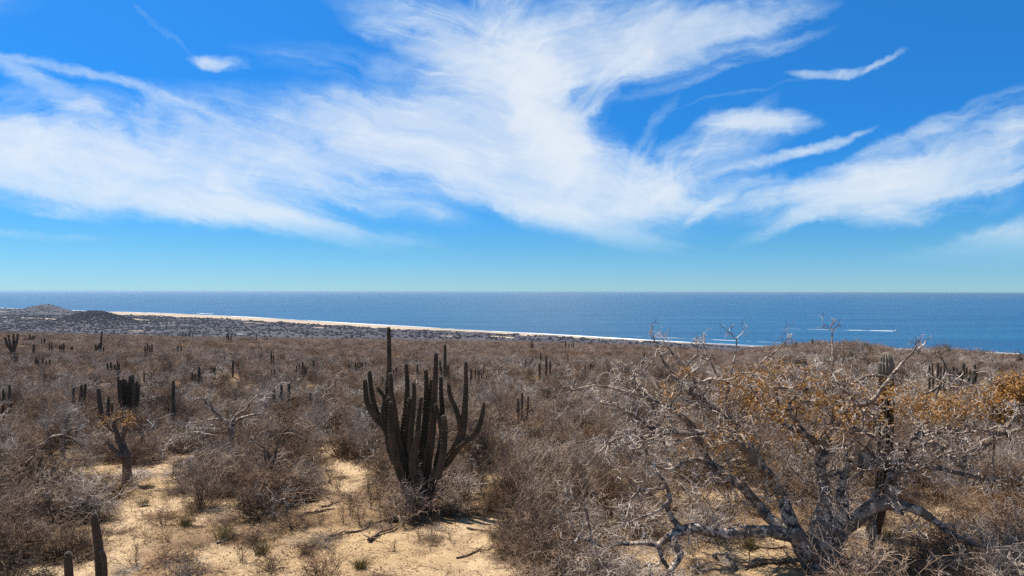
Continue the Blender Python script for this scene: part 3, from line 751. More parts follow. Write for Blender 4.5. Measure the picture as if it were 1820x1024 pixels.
TYd = ground(1450, 1000).y
RT = [
 # trunk pieces
 [(1462,1012,34,0),(1462,985,30,0),(1458,955,27,0),(1462,920,20,.1),(1466,880,15,.2),(1460,845,14,.2),(1458,822,12,.2)],
 [(1450,1012,26,-.2),(1432,975,24,-.3),(1412,955,18,-.4),(1392,948,15,-.5)],
 [(1470,1010,26,0),(1482,970,24,0),(1492,930,19,-.1),(1497,895,14,-.1),(1500,865,12,-.1),(1502,840,10,-.1)],
 [(1440,1000,20,.3),(1415,950,18,.5),(1398,905,15,.6),(1388,870,13,.7)],
 # limbs
 [(1400,950,15,-.45),(1365,944,14,-.6),(1320,946,13,-.8),(1280,948,13,-1.0),(1240,941,13,-1.2),(1212,943,12,-1.3)],
 [(1214,941,11,-1.3),(1200,952,10,-1.5),(1197,968,9.5,-1.7),(1210,983,9,-1.8),(1200,1003,8,-2.0),(1188,1018,6,-2.1)],
 [(1208,940,10,-1.3),(1188,955,9,-1.3),(1170,968,8,-1.3),(1140,966,5,-1.3),(1105,967,4.5,-1.2),(1065,970,4,-1.2),(1052,962,4,-1.2),(1046,935,3.5,-1.1),(1040,905,2.5,-1.1),(1018,878,1.6,-1.1)],
 [(1170,968,5,-1.3),(1178,995,5,-1.4),(1190,1012,4,-1.5)],
 [(1052,962,4,-1.2),(1030,958,3,-1.3),(1012,970,2,-1.4),(1003,985,1.3,-1.5)],
 [(1030,958,2.5,-1.3),(1018,938,2,-1.3),(1010,918,1.2,-1.3)],
 [(1208,936,8,-1.3),(1192,918,7,-1.2),(1186,900,6,-1.2),(1191,888,6,-1.2),(1186,868,4,-1.1),(1176,850,3,-1.1),(1165,832,2,-1.0)],
 [(1190,888,5,-1.2),(1175,905,4,-1.4),(1150,916,3,-1.6),(1125,925,2,-1.8)],
 [(1186,868,3,-1.1),(1150,870,3,-1.2),(1128,880,2.5,-1.3),(1118,905,2.5,-1.4),(1112,925,2,-1.5)],
 [(1396,948,13,.4),(1372,925,12.5,.5),(1345,893,12,.6),(1315,862,11.5,.7),(1285,838,11,.8),(1258,824,10,.9)],
 [(1260,824,7,.9),(1235,816,5.5,.8),(1212,824,5,.8),(1190,835,4,.7),(1168,829,3,.6),(1150,822,1.8,.5)],
 [(1258,824,9,.9),(1250,800,8.5,1.0),(1236,768,8.5,1.0),(1216,742,8,1.0),(1196,728,6.5,1.0),(1165,714,5.2,.9),(1120,700,4.2,.8),(1078,688,3.2,.7),(1040,688,2,.6),(1005,700,1.2,.5)],
 [(1165,714,4,.9),(1140,695,3.5,.8),(1125,675,3.2,.7),(1138,665,2.5,.6),(1160,640,1.6,.5)],
 [(1140,695,3,1.0),(1105,680,2.6,1.2),(1075,664,1.8,1.3),(1063,672,1.2,1.3)],
 [(1340,825,10,.3),(1318,795,9,.2),(1290,776,8.5,.1),(1255,770,8,0),(1210,770,7.5,-.1),(1168,766,6.5,-.2),(1140,748,5,-.3),(1105,726,3.6,-.4),(1066,716,2,-.5)],
 [(1168,768,5,-.2),(1148,776,4,-.2),(1100,778,3,-.3),(1075,795,2.4,-.3),(1050,818,1.4,-.4)],
 [(1180,772,4.5,-.4),(1155,780,3.6,-.6),(1133,797,2.6,-.8),(1115,798,1.5,-.9)],
 [(1388,880,13,.7),(1370,850,12,.6),(1345,815,10.5,.6),(1318,770,9,.7),(1285,735,8,.8),(1250,712,7,.9),(1215,690,5,1.0),(1195,665,3.5,1.0),(1175,635,2.4,1.0),(1162,603,1.2,1.0)],
 [(1250,712,5,.9),(1232,672,3.4,.9),(1205,640,2.4,.8),(1180,608,1.1,.8)],
 [(1205,672,3.4,1.0),(1222,648,3,1.0),(1238,632,2.6,1.0),(1239,616,1.3,1.0)],
 [(1238,632,2.4,1.0),(1262,640,1.8,1.1),(1250,612,1,1.1)],
 [(1225,700,3,.3),(1245,682,3.2,.2),(1272,672,3.2,.1),(1296,682,3,0)],
 [(1285,735,5,.8),(1292,700,3.6,1.0),(1300,660,2.4,1.1),(1308,625,1.6,1.1),(1309,602,1.2,1.1)],
 [(1292,700,3,1.0),(1275,670,2.4,1.2),(1262,640,1.2,1.3)],
 [(1458,822,11,.2),(1455,800,9,.2),(1440,780,7,.1),(1420,768,6,0),(1395,755,5,-.1),(1372,735,4,-.2),(1350,712,2.6,-.3),(1335,690,1.4,-.3)],
 [(1458,828,9,.1),(1468,800,8,0),(1462,780,7,0),(1478,760,5,-.1),(1492,750,3,-.1)],
 [(1440,780,5,.1),(1418,750,4,.2),(1398,728,3.4,.3),(1420,700,3.2,.4),(1432,692,2.4,.5)],
 [(1400,735,3.4,.3),(1425,716,3.2,.3),(1450,712,2.2,.3)],
 [(1502,842,9,-.1),(1510,830,8,-.1),(1535,824,7.5,-.1),(1562,820,7,-.1),(1568,806,6,-.2),(1580,800,4.5,-.2),(1605,800,2.6,-.3)],
 [(1482,955,20,0),(1512,930,17,-.2),(1545,905,15,-.4),(1578,896,14,-.5),(1612,900,12,-.6),(1645,915,10,-.7),(1670,933,8,-.8),(1705,955,6.5,-.9),(1750,972,5,-1.0),(1800,992,3.5,-1.1)],
 [(1578,892,12,-.5),(1584,868,12.5,-.5),(1590,845,13,-.5),(1600,828,12,-.5),(1585,822,8,-.4)],
 [(1600,828,9,-.5),(1618,838,7,-.3),(1640,828,7.5,-.2),(1665,832,7,-.1),(1695,838,5,0),(1740,850,3.4,.1),(1790,848,2,.2)],
 [(1600,826,8,-.4),(1615,800,8,-.3),(1640,790,7.5,-.2),(1668,795,7,-.1),(1690,815,5.5,0),(1712,832,4,.1)],
 [(1612,800,6,-.4),(1625,775,6,-.4),(1655,768,5.5,-.3),(1690,772,4.2,-.2),(1730,768,2.4,-.1)],
 [(1700,828,6,0),(1722,812,6.5,0),(1750,792,7,0),(1775,772,7,0),(1796,755,6.5,0),(1812,730,3.5,0),(1830,722,2,0)],
 [(1775,778,4,0),(1790,760,4,-.1),(1806,738,2.6,-.1)],
 [(1618,775,4.5,.3),(1648,752,4,.4),(1678,740,3.5,.5),(1700,738,2.2,.5)],
 [(1458,790,6,-.1),(1475,768,5.5,-.2),(1497,740,5.5,-.3),(1512,722,5.2,-.3),(1545,716,5,-.3),(1565,692,4,-.3),(1588,665,3.6,-.3),(1608,640,2.8,-.3),(1626,622,1.6,-.3)],
 [(1500,770,4,-.1),(1512,750,3.6,-.1),(1540,730,3,-.1),(1545,712,3,-.1)],
 [(1478,760,3.6,.5),(1482,715,3,.6),(1478,675,2.8,.7),(1480,640,2.6,.7),(1480,615,2,.7),(1479,590,1.1,.7)],
 [(1498,700,3.5,.6),(1520,680,3.6,.6),(1545,668,3.2,.6),(1575,670,2.6,.6),(1605,676,1.4,.6)],
 [(1385,720,3,.9),(1380,690,2.8,1),(1400,660,2.6,1.1),(1412,648,1.4,1.1)],
 [(1420,700,2.5,1.0),(1432,665,2.4,1.1),(1448,652,1.4,1.1)],
 [(1310,760,4,1.0),(1318,720,3.2,1.1),(1330,680,2.6,1.2),(1352,645,2.6,1.2),(1378,625,1.8,1.2),(1394,610,1.0,1.2)],
 [(1340,700,3,.6),(1362,690,2.6,.5),(1400,690,1.8,.4)],
 [(1545,905,8,-.1),(1552,935,7,0),(1548,975,6,0)],
 [(1500,760,3,-.6),(1540,770,3.2,-.7),(1590,800,2,-.8)],
 [(1640,700,3,.5),(1665,690,3,.5),(1683,660,2.6,.6),(1676,640,1.6,.6)],
 [(1690,760,3.2,.3),(1668,730,2.6,.4),(1664,700,2.2,.5),(1690,680,1.6,.5)],
]
TP = dict(n=[3, 2], wig=.5, up=.03, ratio=.6, spread=.7, nseg=5, rmin=.0078)
LS = [(1200,860-150,40,25,.25),(1215,665,18,14,.9),(1180,690,22,14,.6),(1330,690,70,45,.75),(1400,720,90,50,.9),(1470,740,90,50,.85),(1290,790,70,40,.6),(1340,850,70,50,.45),(1420,790,60,40,.4),
      (1360,650,70,22,.6),(1620,720,90,45,.7),(1560,690,60,30,.45),(1230,800,40,22,.5),(1700,720,60,40,.7),(1310,640,30,20,.5),(1440,670,60,22,.5),(1270,880,60,35,.2)]
tree, tips, tb = traced_tree('elephant_tree', 'huge sprawling elephant tree with crooked white peeling limbs and ochre leaves at the right', 'tree', TYd, 1462, RT, 4, TP, 2.6, LS, seed=11, leafn=7, leafsize=.05, mid=150, twL=.55, upb=.12, rs_=.78, clear=[(1575,655,26,55),(1572,760,20,60)])

LY = ground(225, 857).y
LT = [
 [(226,862,12,0),(226,835,10.5,0),(225,812,10,0),(221,798,8,0)],
 [(224,812,8,0),(214,790,6.5,.1),(206,768,5.5,.1),(203,750,4.5,.1),(212,743,3,.1),(228,742,2,.1)],
 [(220,815,8,-.1),(207,803,6,-.2),(197,795,4.5,-.3),(188,783,2.5,-.3)],
 [(222,802,6,.1),(218,782,5.5,.1),(222,762,5,0),(224,748,4,0),(219,738,2.5,0)],
 [(206,768,4,0),(196,763,3,0),(188,752,2,-.1)],
 [(222,770,3.5,-.2),(232,752,3,-.3),(244,757,2,-.4),(252,775,1.2,-.5)],
]
SP = dict(n=[4, 3, 2], wig=.4, up=.03, ratio=.55, spread=.6, nseg=4, rmin=.004)
traced_tree('elephant_tree', 'small dark forked elephant tree with a few ochre leaves beside the sandy path', 'tree', LY, 226, LT, 1, SP, 1.5,
            [(214,742,32,11,.5),(190,756,16,9,.5),(230,755,22,9,.4)], seed=21, bark=M_bark2, tw=M_bark2, leafn=5, leafsize=.055, twL=.36, rs_=.72)
def YB(px, py): return ground(px, py).y
traced_tree('leafless_tree', 'leafless dead-looking tree with pale V-shaped crooked limbs left of centre', 'tree', YB(412,800), 412,
  [[(412,803,5,0),(410,785,5,0),(411,768,4.5,0),(409,757,4,0)], [(411,760,3.5,0),(395,743,3,0),(378,728,2.6,0),(368,718,2.2,0),(360,708,2,0),(345,711,1.3,0)],
   [(411,765,3.5,0),(420,748,3,.2),(440,740,2.6,.3),(455,736,1.6,.3)], [(409,757,3,0),(420,738,2.8,0),(436,728,2.4,0),(448,712,2,0),(460,702,1.3,0)],
   [(378,728,1.8,0),(372,712,1.3,0)], [(404,750,2,0),(380,745,1.6,0),(352,752,1.2,0),(333,752,1,0)]],
  1, SP, 1.6, seed=31, tw=M_pale, twL=.8)
traced_tree('leafless_tree', 'bare tree with one long bright white drooping limb on the left', 'tree', YB(112,812), 112,
  [[(112,816,4,0),(111,795,3.6,0),(112,775,3.4,0)], [(112,775,3,0),(95,776,2.8,-.2),(82,786,2.6,-.4),(66,793,2.2,-.6),(45,797,1.8,-.8),(20,801,1.5,-1),(0,809,1.2,-1.2)],
   [(112,775,3,0),(122,768,2.6,0),(130,762,2,0),(137,763,1.2,0)], [(112,775,2.8,.1),(118,752,2.4,.1),(116,745,2,.1),(122,735,1.4,.1)], [(95,776,2,0),(88,770,1.6,0),(84,762,1,0)],
   [(113,775,2.4,.2),(130,780,2,.3),(145,795,1.6,.4)]],
  1, SP, 2.4, seed=32, tw=M_pale, twL=.7)
traced_tree('leafless_tree', 'small bare tree with thick twisted white stubs at the left edge', 'tree', YB(52,880), 52,
  [[(52,885,4.5,0),(51,860,4,0),(51,838,3.4,0)], [(51,838,3.2,0),(48,828,2.8,0),(52,818,2.2,0),(62,810,1.2,0)], [(51,862,3,0),(60,856,2.8,0),(70,860,2.6,0),(72,872,1.8,0)],
   [(64,857,2.6,0),(76,852,3,0),(72,843,3,0),(71,839,1.8,0)], [(51,850,2.4,.1),(60,842,2,.1),(68,830,1.2,.1)], [(92,862,2,.3),(106,856,2.4,.3),(102,846,2,.3),(101,842,1,.3)]],
  1, SP, 1.5, seed=33, tw=M_pale, twL=.6)
traced_tree('leafless_tree', 'thin forked tree rising out of the broad grey shrub left of the great cactus', 'tree', YB(486,868), 486,
  [[(486,872,3.8,0),(485,845,3.6,0),(484,828,3.2,0)], [(484,828,2.6,0),(478,812,2.4,0),(473,798,2.2,0),(462,790,2,0),(453,785,1.4,0)], [(484,828,2.6,0),(489,810,2.3,0),(492,790,2,0),(504,768,1.6,0),(522,752,1.1,0)],
   [(484,835,2,0),(473,820,1.8,0),(470,805,1.2,0)]],
  1, SP, 2.2, seed=34, bark=M_bark2, tw=M_twig, twL=.8)
traced_tree('yellow_leaved_tree', 'dense rounded tree covered in yellow ochre leaves at the right edge', 'tree', YB(1800,830), 1800,
  [[(1800,850,6,0),(1798,800,6,0),(1796,770,5,0)], [(1796,775,4,0),(1780,740,3,0),(1760,715,2,0),(1745,705,1.2,0)], [(1797,775,4,.2),(1798,735,3,.2),(1805,700,2,.2),(1812,680,1,.2)],
   [(1797,780,4,-.2),(1820,745,3,-.2),(1840,710,2,-.2),(1845,690,1,-.2)], [(1796,770,3,.4),(1782,725,2.4,.4),(1785,695,1.4,.4)], [(1796,770,3,-.5),(1810,730,2.4,-.5),(1825,695,1.4,-.5)],
   [(1780,745,2.5,.6),(1765,735,2,.7),(1748,728,1.3,.8)]],
  1, SP, 6.5, [(1800,715,75,60,1.0)], seed=35, bark=M_bark2, leafn=7, leafsize=.085, twL=.7)

# ------------------------------------------------------------------ shrub kinds
def shrub(kind, seed):
    rg = random.Random(seed); mb = MB(); tips = []
    if kind == 'dense':      # domed thicket of fine twigs
        P = dict(n=[5, 4, 3], wig=.33, up=.03, ratio=.58, spread=.58, nseg=4, rmin=.0062)
        for k in range(15):
            a = 6.283*k/15+rg.uniform(-.3, .3); e = R(rg.uniform(28, 82))
            grow(mb, rg, Vector((rg.uniform(-.1, .1), rg.uniform(-.1, .1), -.03)), Vector((math.cos(a)*math.cos(e), math.sin(a)*math.cos(e), math.sin(e))), rg.uniform(.8, 1.25), rg.uniform(.012, .028), 0, P)
    elif kind == 'tall':     # tall upright whip-like shrub
        P = dict(n=[7, 4, 3], wig=.22, up=.08, ratio=.46, spread=.47, nseg=5, rmin=.0058)
        for k in range(13):
            a = rg.uniform(0, 6.283); e = R(rg.uniform(50, 86))
            grow(mb, rg, Vector((rg.uniform(-.2, .2), rg.uniform(-.2, .2), -.03)), Vector((math.cos(a)*math.cos(e), math.sin(a)*math.cos(e), math.sin(e))), rg.uniform(1.3, 2.0), rg.uniform(.012, .022), 0, P)
    elif kind == 'crooked':  # crooked pale spreading branches
        P = dict(n=[6, 4, 3], wig=.45, up=.02, ratio=.6, spread=.7, nseg=5, rmin=.006)
        for k in range(8):
            a = 6.283*k/8+rg.uniform(-.4, .4); e = R(rg.uniform(15, 70))
            grow(mb, rg, Vector((0, 0, -.03)), Vector((math.cos(a)*math.cos(e), math.sin(a)*math.cos(e), math.sin(e))), rg.uniform(.9, 1.4), rg.uniform(.018, .03), 0, P)
    elif kind == 'sprig':    # small open sprig
        P = dict(n=[4, 2], wig=.2, up=.08, ratio=.5, spread=.45, nseg=3, rmin=.003)
        for k in range(9):
            a = rg.uniform(0, 6.283); e = R(rg.uniform(35, 85))
            grow(mb, rg, Vector((rg.uniform(-.08, .08), rg.uniform(-.08, .08), -.02)), Vector((math.cos(a)*math.cos(e), math.sin(a)*math.cos(e), math.sin(e))), rg.uniform(.3, .7), .006, 0, P, tips)
        for p, d in tips:
            if rg.random() < .5: mb.leaf(p, .03, rg)
    elif kind == 'torote':   # small crooked bare tree
        P = dict(n=[4, 3, 2], wig=.5, up=.02, ratio=.62, spread=.7, nseg=5, rmin=.008)
        pts, d = path(rg, Vector((0, 0, -.1)), Vector((rg.uniform(-.3, .3), rg.uniform(-.3, .3), 1)), rg.uniform(.6, .9), 4, .25, .1)
        mb.tube(pts, [.11, .095, .085, .08, .075], 7)
        for k in range(6):
            a = 6.283*k/6+rg.uniform(-.4, .4); e = R(rg.uniform(5, 65)); q = pts[rg.choice((2, 3, 4, 4))]
            grow(mb, rg, q, Vector((math.cos(a)*math.cos(e), math.sin(a)*math.cos(e), math.sin(e))), rg.uniform(1.0, 1.6), rg.uniform(.035, .06), 0, P)
    elif kind == 'far':      # fewer, thicker twigs for great distance
        P = dict(n=[5, 3], wig=.3, up=.02, ratio=.6, spread=.6, nseg=3, rmin=.012)
        for k in range(12):
            a = rg.uniform(0, 6.283); e = R(rg.uniform(10, 80))
            grow(mb, rg, Vector((rg.uniform(-.5, .5), rg.uniform(-.5, .5), -.05)), Vector((math.cos(a)*math.cos(e), math.sin(a)*math.cos(e), math.sin(e))), rg.uniform(.8, 1.3), .03, 0, P)
    return mb.mesh(kind+'_shrub')
KINDS = {}
def reg(key, kind, mat, n, s0):
    L = []
    for i in range(n):
        me = shrub(kind, s0+i); me.materials.append(mat); L.append(me)
    KINDS[key] = L
reg('dense_grey', 'dense', M_twig, 4, 100); reg('dense_rust', 'dense', M_rust, 2, 120)
reg('tall', 'tall', M_twig, 3, 140); reg('crooked', 'crooked', M_pale, 3, 160)
reg('sprig', 'sprig', M_rust, 3, 180); reg('far', 'far', M_far, 4, 200)
reg('torote', 'torote', M_pale, 3, 240)
DESC = {'torote': ('torote_tree', 'bare crooked pale tree', 'little bare crooked trees'),
        'dense_grey': ('thorn_shrub', 'dense grey-brown thorn shrub', 'grey-brown thorn shrubs'),
        'dense_rust': ('thorn_shrub', 'rusty twiggy shrub', 'rust-brown shrubs'),
        'tall': ('whip_shrub', 'whip-stemmed shrub', 'tall whip-stemmed shrubs'),
        'crooked': ('pale_shrub', 'crooked silvery shrub', 'silvery crooked shrubs'),
        'sprig': ('dry_sprig', 'low reddish sprig', 'low dry sprigs'),
        'far': ('thorn_shrub', 'coarse bare shrub', 'distant coarse shrubs')}
LM = [('great many-armed cactus', W(745,518,MY)), ('sprawling white-limbed tree', W(1450,518,TYd)), ('forked tree by the path', W(226,518,LY)),
      ('near black corner cactus', W(176,518,13.2)), ('lone pole cactus', Vector((-24,47,0))), ('V-shaped leafless tree', W(412,518,YB(412,800))),
      ('white drooping limb of the bare tree', W(90,518,YB(112,812))), ('yellow-leaved tree at the right edge', W(1800,518,YB(1800,830))),
      ('nearer cactus trio', W(928,518,38)), ('stubby row of cactus posts', W(505,518,42)), ('organ-pipe clump', W(228,518,41))]
count_ind = [0]
def place(key, x, y, s, sz=None, rng=None, label=None):
    nm, ds, grp = DESC[key]; me = rng.choice(KINDS[key])
    o = link(nm, me); o.location = (x, y, H(x, y)-.03); o.rotation_euler = (rng.uniform(-.1, .1), rng.uniform(-.1, .1), rng.uniform(0, 6.28))
    sz = sz or s; o.scale = (s, s*rng.uniform(.85, 1.15), sz)
    if label is None:
        L = min(LM, key=lambda l: (l[1].x-x)**2+((l[1].y-y)*.7)**2); dx = x-L[1].x; dy = y-L[1].y
        rel = ('left of' if dx < 0 else 'right of') if abs(dx) > abs(dy)*.7 else ('behind' if dy > 0 else 'in front of')
        size = 'large' if s > 1.2 else ('small' if s < .8 else 'mid-sized')
        near = 'close to' if math.hypot(dx, dy) < 5 else 'away'
        label = f'{size} {ds}, {"just " if near=="close to" else "farther "}{rel} the {L[0]}'
    if len(label.split()) > 16: label = label.replace('dense grey-brown', 'grey').replace('of the bare tree', '')
    tag(o, label, 'shrub', grp); count_ind[0] += 1; return o
rng = random.Random(77)
# shrubs seen clearly in the photograph: kind, base px, base py, size, height size
NEAR = [('dense_grey',480,905,1.7,1.35),('dense_grey',430,880,1.4,1.2),('dense_grey',385,850,1.3,1.2),('dense_grey',540,880,1.2,1.1),('crooked',455,895,.8,.7),
 ('dense_grey',30,945,1.3,1.2),('dense_grey',85,925,1.2,1.1),('crooked',60,960,.6,.7),('dense_grey',15,1000,1.2,1.0),('tall',70,915,.9,.9),('dense_rust',130,880,.9,.6),('dense_rust',100,990,.9,.6),
 ('dense_rust',175,900,.7,.4),('dense_rust',150,930,.6,.4),
 ('tall',940,965,1.15,1.25),('tall',985,950,1.1,1.25),('tall',1035,930,1.1,1.3),('dense_grey',960,975,1.1,1.1),('tall',900,900,1.0,1.2),('dense_grey',1010,985,1.0,.9),
 ('tall',1080,915,1.0,1.2),('dense_grey',900,990,.8,.7),('crooked',1085,1050,1.0,.75),('crooked',1060,1062,.8,.6),('tall',920,870,1.0,1.15),('tall',985,870,1.0,1.1),('tall',1040,860,1.0,1.1),
 ('tall',860,830,.9,1.0),('dense_rust',945,1000,.6,.6),('dense_rust',800,915,.6,.5),('sprig',830,900,1.3,1.6),('tall',850,880,.7,.85),('sprig',625,915,1.4,1.9),('sprig',660,905,1.3,1.6),('sprig',655,880,1.4,1.8),
 ('sprig',212,892,1.4,1.2),('sprig',290,935,1.8,1.4),('sprig',262,958,1.0,1.0),('sprig',325,900,1.0,.9),('sprig',430,1000,1.3,1.3),('dense_rust',450,965,.7,.4),
 ('sprig',240,1010,1.4,1.0),('sprig',560,1010,.9,1.2),('sprig',590,1005,.8,1.1),('sprig',700,980,.9,.7),('sprig',745,960,1,.8),('sprig',800,960,1,1),('dense_rust',520,940,.8,.6),
 ('dense_grey',1330,910,.8,.7),('tall',1300,900,.7,.7),('tall',1360,890,.8,.8),('dense_grey',1640,960,1.1,1.0),('dense_grey',1720,960,1.2,1.1),('dense_grey',1780,930,1.3,1.3),('tall',1690,900,1.1,1.2),('tall',1740,880,1.1,1.2),
 ('dense_grey',1590,1010,.9,.7),('dense_rust',1660,1015,.9,.7),('crooked',1700,1010,1.0,.7),('crooked',1760,1010,1.1,.8),('crooked',1610,960,.7,.6),('dense_grey',1800,1010,1.2,1.1),('tall',1790,870,1.2,1.2),
 ('tall',1620,880,1.0,1.0),('dense_rust',1240,1015,.5,.35),('dense_grey',1130,930,.8,.8),('tall',1150,900,.9,1.0),('crooked',150,830,.9,.9),('dense_grey',175,815,1.0,1.0),('crooked',560,800,1,1.1),('sprig',600,880,1.3,1.9),('sprig',585,860,1.3,1.8),('sprig',640,935,1.2,1.7),('sprig',690,935,1.2,1.5),('sprig',612,930,1.1,1.5),('sprig',840,925,1.3,1.9),('sprig',865,915,1.3,2.0),
 ('sprig',885,890,1.3,2.0),('sprig',815,880,1.2,1.7),('sprig',770,950,1.1,1.2),('sprig',735,935,1.2,1.4),('sprig',675,900,1.2,2.0),('sprig',570,935,1.1,1.4),('dense_rust',905,945,.6,.6),('dense_rust',545,985,.5,.35),
 ('dense_rust',480,1015,.6,.4),('sprig',345,925,1.2,1.2),('sprig',300,965,1.0,1.0),('sprig',245,985,.9,1.0),('sprig',185,965,1.0,1.0),('dense_rust',160,985,.6,.45),('crooked',1650,1005,.9,.8),('crooked',1730,985,1.0,1.0),('crooked',1790,960,1.0,1.1),
 ('crooked',1680,960,.8,.9),('crooked',1560,1022,.8,.5),('crooked',1250,1040,.7,.5),('crooked',1150,1035,.8,.6),('dense_grey',1090,1000,.8,.7),('dense_grey',1040,1020,.8,.6),('crooked',1120,945,.8,.8),('crooked',1020,960,.9,.9),('dense_rust',770,912,.5,.4),('dense_grey',775,880,.6,.5),('dense_rust',715,890,.5,.4)]
for (k, px, py, s, sz) in NEAR:
    g = ground(px, py) if py < 1060 else ground(px, 1060); place(k, g.x, g.y, s*.8, sz*.8, rng)
# the rest of the near field, filled at random wherever the ground is not bare
KEEP = [(W(226,518,LY).x, LY, 1.1, 5), (W(412,518,YB(412,800)).x, YB(412,800), 1.2, 3), (W(112,518,YB(112,812)).x, YB(112,812), 1.5, 4),
        (W(735,518,MY).x, MY, 1.9, 6), (W(1400,518,TYd).x, TYd, 3.6, 4), (W(640,518,20).x, 20, 2.2, 5)]
def blocks(x, Y, q=.55):
    if any(abs(x*a[1]/Y-a[0]) < a[2] and 0 < a[1]-Y < a[3] for a in KEEP): return True
    return max(float(sandf(x*(Y+d)/Y, Y+d)) for d in (.3, .8, 1.3, 1.9, 2.6, 3.4)) > q
placed = 0; tries = 0
pts_ = []
while placed < 380 and tries < 40000:
    tries += 1
    Y = math.sqrt(rng.uniform(21**2, 43**2)); x = rng.uniform(-.80, .80)*Y
    sfv = float(sandf(x, Y))
    px, py = project((x, Y, H(x, Y)))
    if sfv > .2: continue
    if rng.random() < .93 and blocks(x, Y): continue
    if Y < MY+2.5 and 540 < px < 880 and rng.random() < .9: continue
    if abs(x-LM[2][1].x) < 2.4 and Y < LY+.8 and Y > 20: continue
    if any((x-a)**2+(Y-b)**2 < .72**2 for a, b in pts_): continue
    pts_.append((x, Y))
    r = rng.random()
    k = 'dense_grey' if r < .30 else ('tall' if r < .66 else ('crooked' if r < .78 else ('torote' if r < .84 else 'dense_rust')))
    s = rng.uniform(.5, 1.05)*(1.0 if Y > 28 else .8)
    place(k, x, Y, s, s*rng.uniform(.8, 1.1), rng); placed += 1
placed = 0
while placed < 30:
    Y = math.sqrt(rng.uniform(13**2, 26**2)); x = rng.uniform(-.8, .8)*Y
    if blocks(x, Y, .9) and rng.random() < .8: continue
    place('sprig', x, Y, rng.uniform(.4, 1.0), None, rng); placed += 1
far_src = []
for i, me in enumerate(KINDS['far']):
    px = (260, 600, 1000, 1250)[i]; g = ground(px, (660, 668, 672, 690)[i])
    o = place('far', g.x, g.y, 1.2, 1.0, rng); o.data = me; far_src.append(o)

# scrub beyond: one scatter object of instanced bushes
def scatter(name, label, cat, P, rot, scl, idx, sources, mat):
    me = bpy.data.meshes.new(name); me.vertices.add(len(P)); me.vertices.foreach_set('co', np.asarray(P, np.float32).ravel())
    for nm, typ, arr in (('rot', 'FLOAT_VECTOR', rot), ('scl', 'FLOAT_VECTOR', scl)):
        a = me.attributes.new(nm, typ, 'POINT'); a.data.foreach_set('vector', np.asarray(arr, np.float32).ravel())
    a = me.attributes.new('idx', 'INT', 'POINT'); a.data.foreach_set('value', np.asarray(idx, np.int32))
    o = link(name, me, None, mat)
    ng = bpy.data.node_groups.new(name+'_nodes', 'GeometryNodeTree')
    ng.interface.new_socket('Geometry', in_out='INPUT', socket_type='NodeSocketGeometry')
    ng.interface.new_socket('Geometry', in_out='OUTPUT', socket_type='NodeSocketGeometry')
    N = ng.nodes; L = ng.links
    gi = N.new('NodeGroupInput'); go = N.new('NodeGroupOutput'); ip = N.new('GeometryNodeInstanceOnPoints'); jn = N.new('GeometryNodeJoinGeometry')
    for s_ in sources:
        oi = N.new('GeometryNodeObjectInfo'); oi.inputs['Object'].default_value = s_; oi.inputs['As Instance'].default_value = True
        L.new(oi.outputs['Geometry'], jn.inputs[0])
    def attr(nm, typ):
        n_ = N.new('GeometryNodeInputNamedAttribute'); n_.data_type = typ; n_.inputs['Name'].default_value = nm; return n_.outputs[0]
    L.new(gi.outputs[0], ip.inputs['Points']); L.new(jn.outputs[0], ip.inputs['Instance'])
    ip.inputs['Pick Instance'].default_value = True
    L.new(attr('idx', 'INT'), ip.inputs['Instance Index'])
    er = N.new('FunctionNodeEulerToRotation'); L.new(attr('rot', 'FLOAT_VECTOR'), er.inputs[0])
    L.new(er.outputs[0], ip.inputs['Rotation']); L.new(attr('scl', 'FLOAT_VECTOR'), ip.inputs['Scale'])
    L.new(ip.outputs[0], go.inputs[0])
    md = o.modifiers.new('scatter', 'NODES'); md.node_group = ng
    tag(o, label, cat, kind='stuff'); return o
def pick_src(key): 
    out = []
    for me in KINDS[key]:
        c = [o for o in COL.objects if o.data == me]
        if c: out.append(c[0])
    return out
rn = np.random.RandomState(9)
for (px_, py_) in ((30,730),(660,770),(1010,720),(1100,760),(560,740),(300,790)):
    g_ = ground(px_, py_); place('torote', g_.x, g_.y, 1.0, 1.0, rng)
src_mid = pick_src('torote')+pick_src('dense_grey')+pick_src('tall')+pick_src('crooked')[:2]+pick_src('dense_rust')
n = 7500
Y = np.sqrt(rn.uniform(41**2, 125**2, n)); X = rn.uniform(-.88, .88, n)*Y; Z = Hn(X, Y)-.05
s = np.clip(rn.lognormal(-.45, .3, n), .3, 1.02); w = rn.rand(n)
clear = (wob(X, Y, 14)+.4*wob(X, Y, 5)) > 1.0
kp = ~clear
ng_ = len(src_mid); prob = np.array([.05]*len(pick_src('torote'))+[.11]*len(pick_src('dense_grey'))+[.09]*len(pick_src('tall'))+[.05]*2+[.09]*len(pick_src('dense_rust'))); prob /= prob.sum()
ix = rn.choice(ng_, n, p=prob)
rot = np.stack([rn.uniform(-.22, .22, n), rn.uniform(-.22, .22, n), rn.uniform(0, 6.28, n)], -1); scl = np.stack([s*rn.uniform(.8, 1.2, n), s, s*rn.uniform(.7, 1.2, n)], -1)
scatter('thorn_scrub', 'continuous grey-brown thorn scrub covering the slope behind the near shrubs', 'scrub', np.stack([X, Y, Z], -1)[kp], rot[kp], scl[kp], ix[kp], src_mid, M_twig)
n = 4600
Y = np.sqrt(rn.uniform(15**2, 52**2, n)); X = rn.uniform(-.86, .86, n)*Y; sf = sandf(X, Y); kp = (sf < .2) & (wob(X, Y, 5)*.5+rn.normal(0, .5, n) > -.35)
kp |= (sf < .75) & (rn.rand(n) < .12)
kp &= np.array([not blocks(a, b, .5) or c < .12 for a, b, c in zip(X, Y, rn.rand(n))])
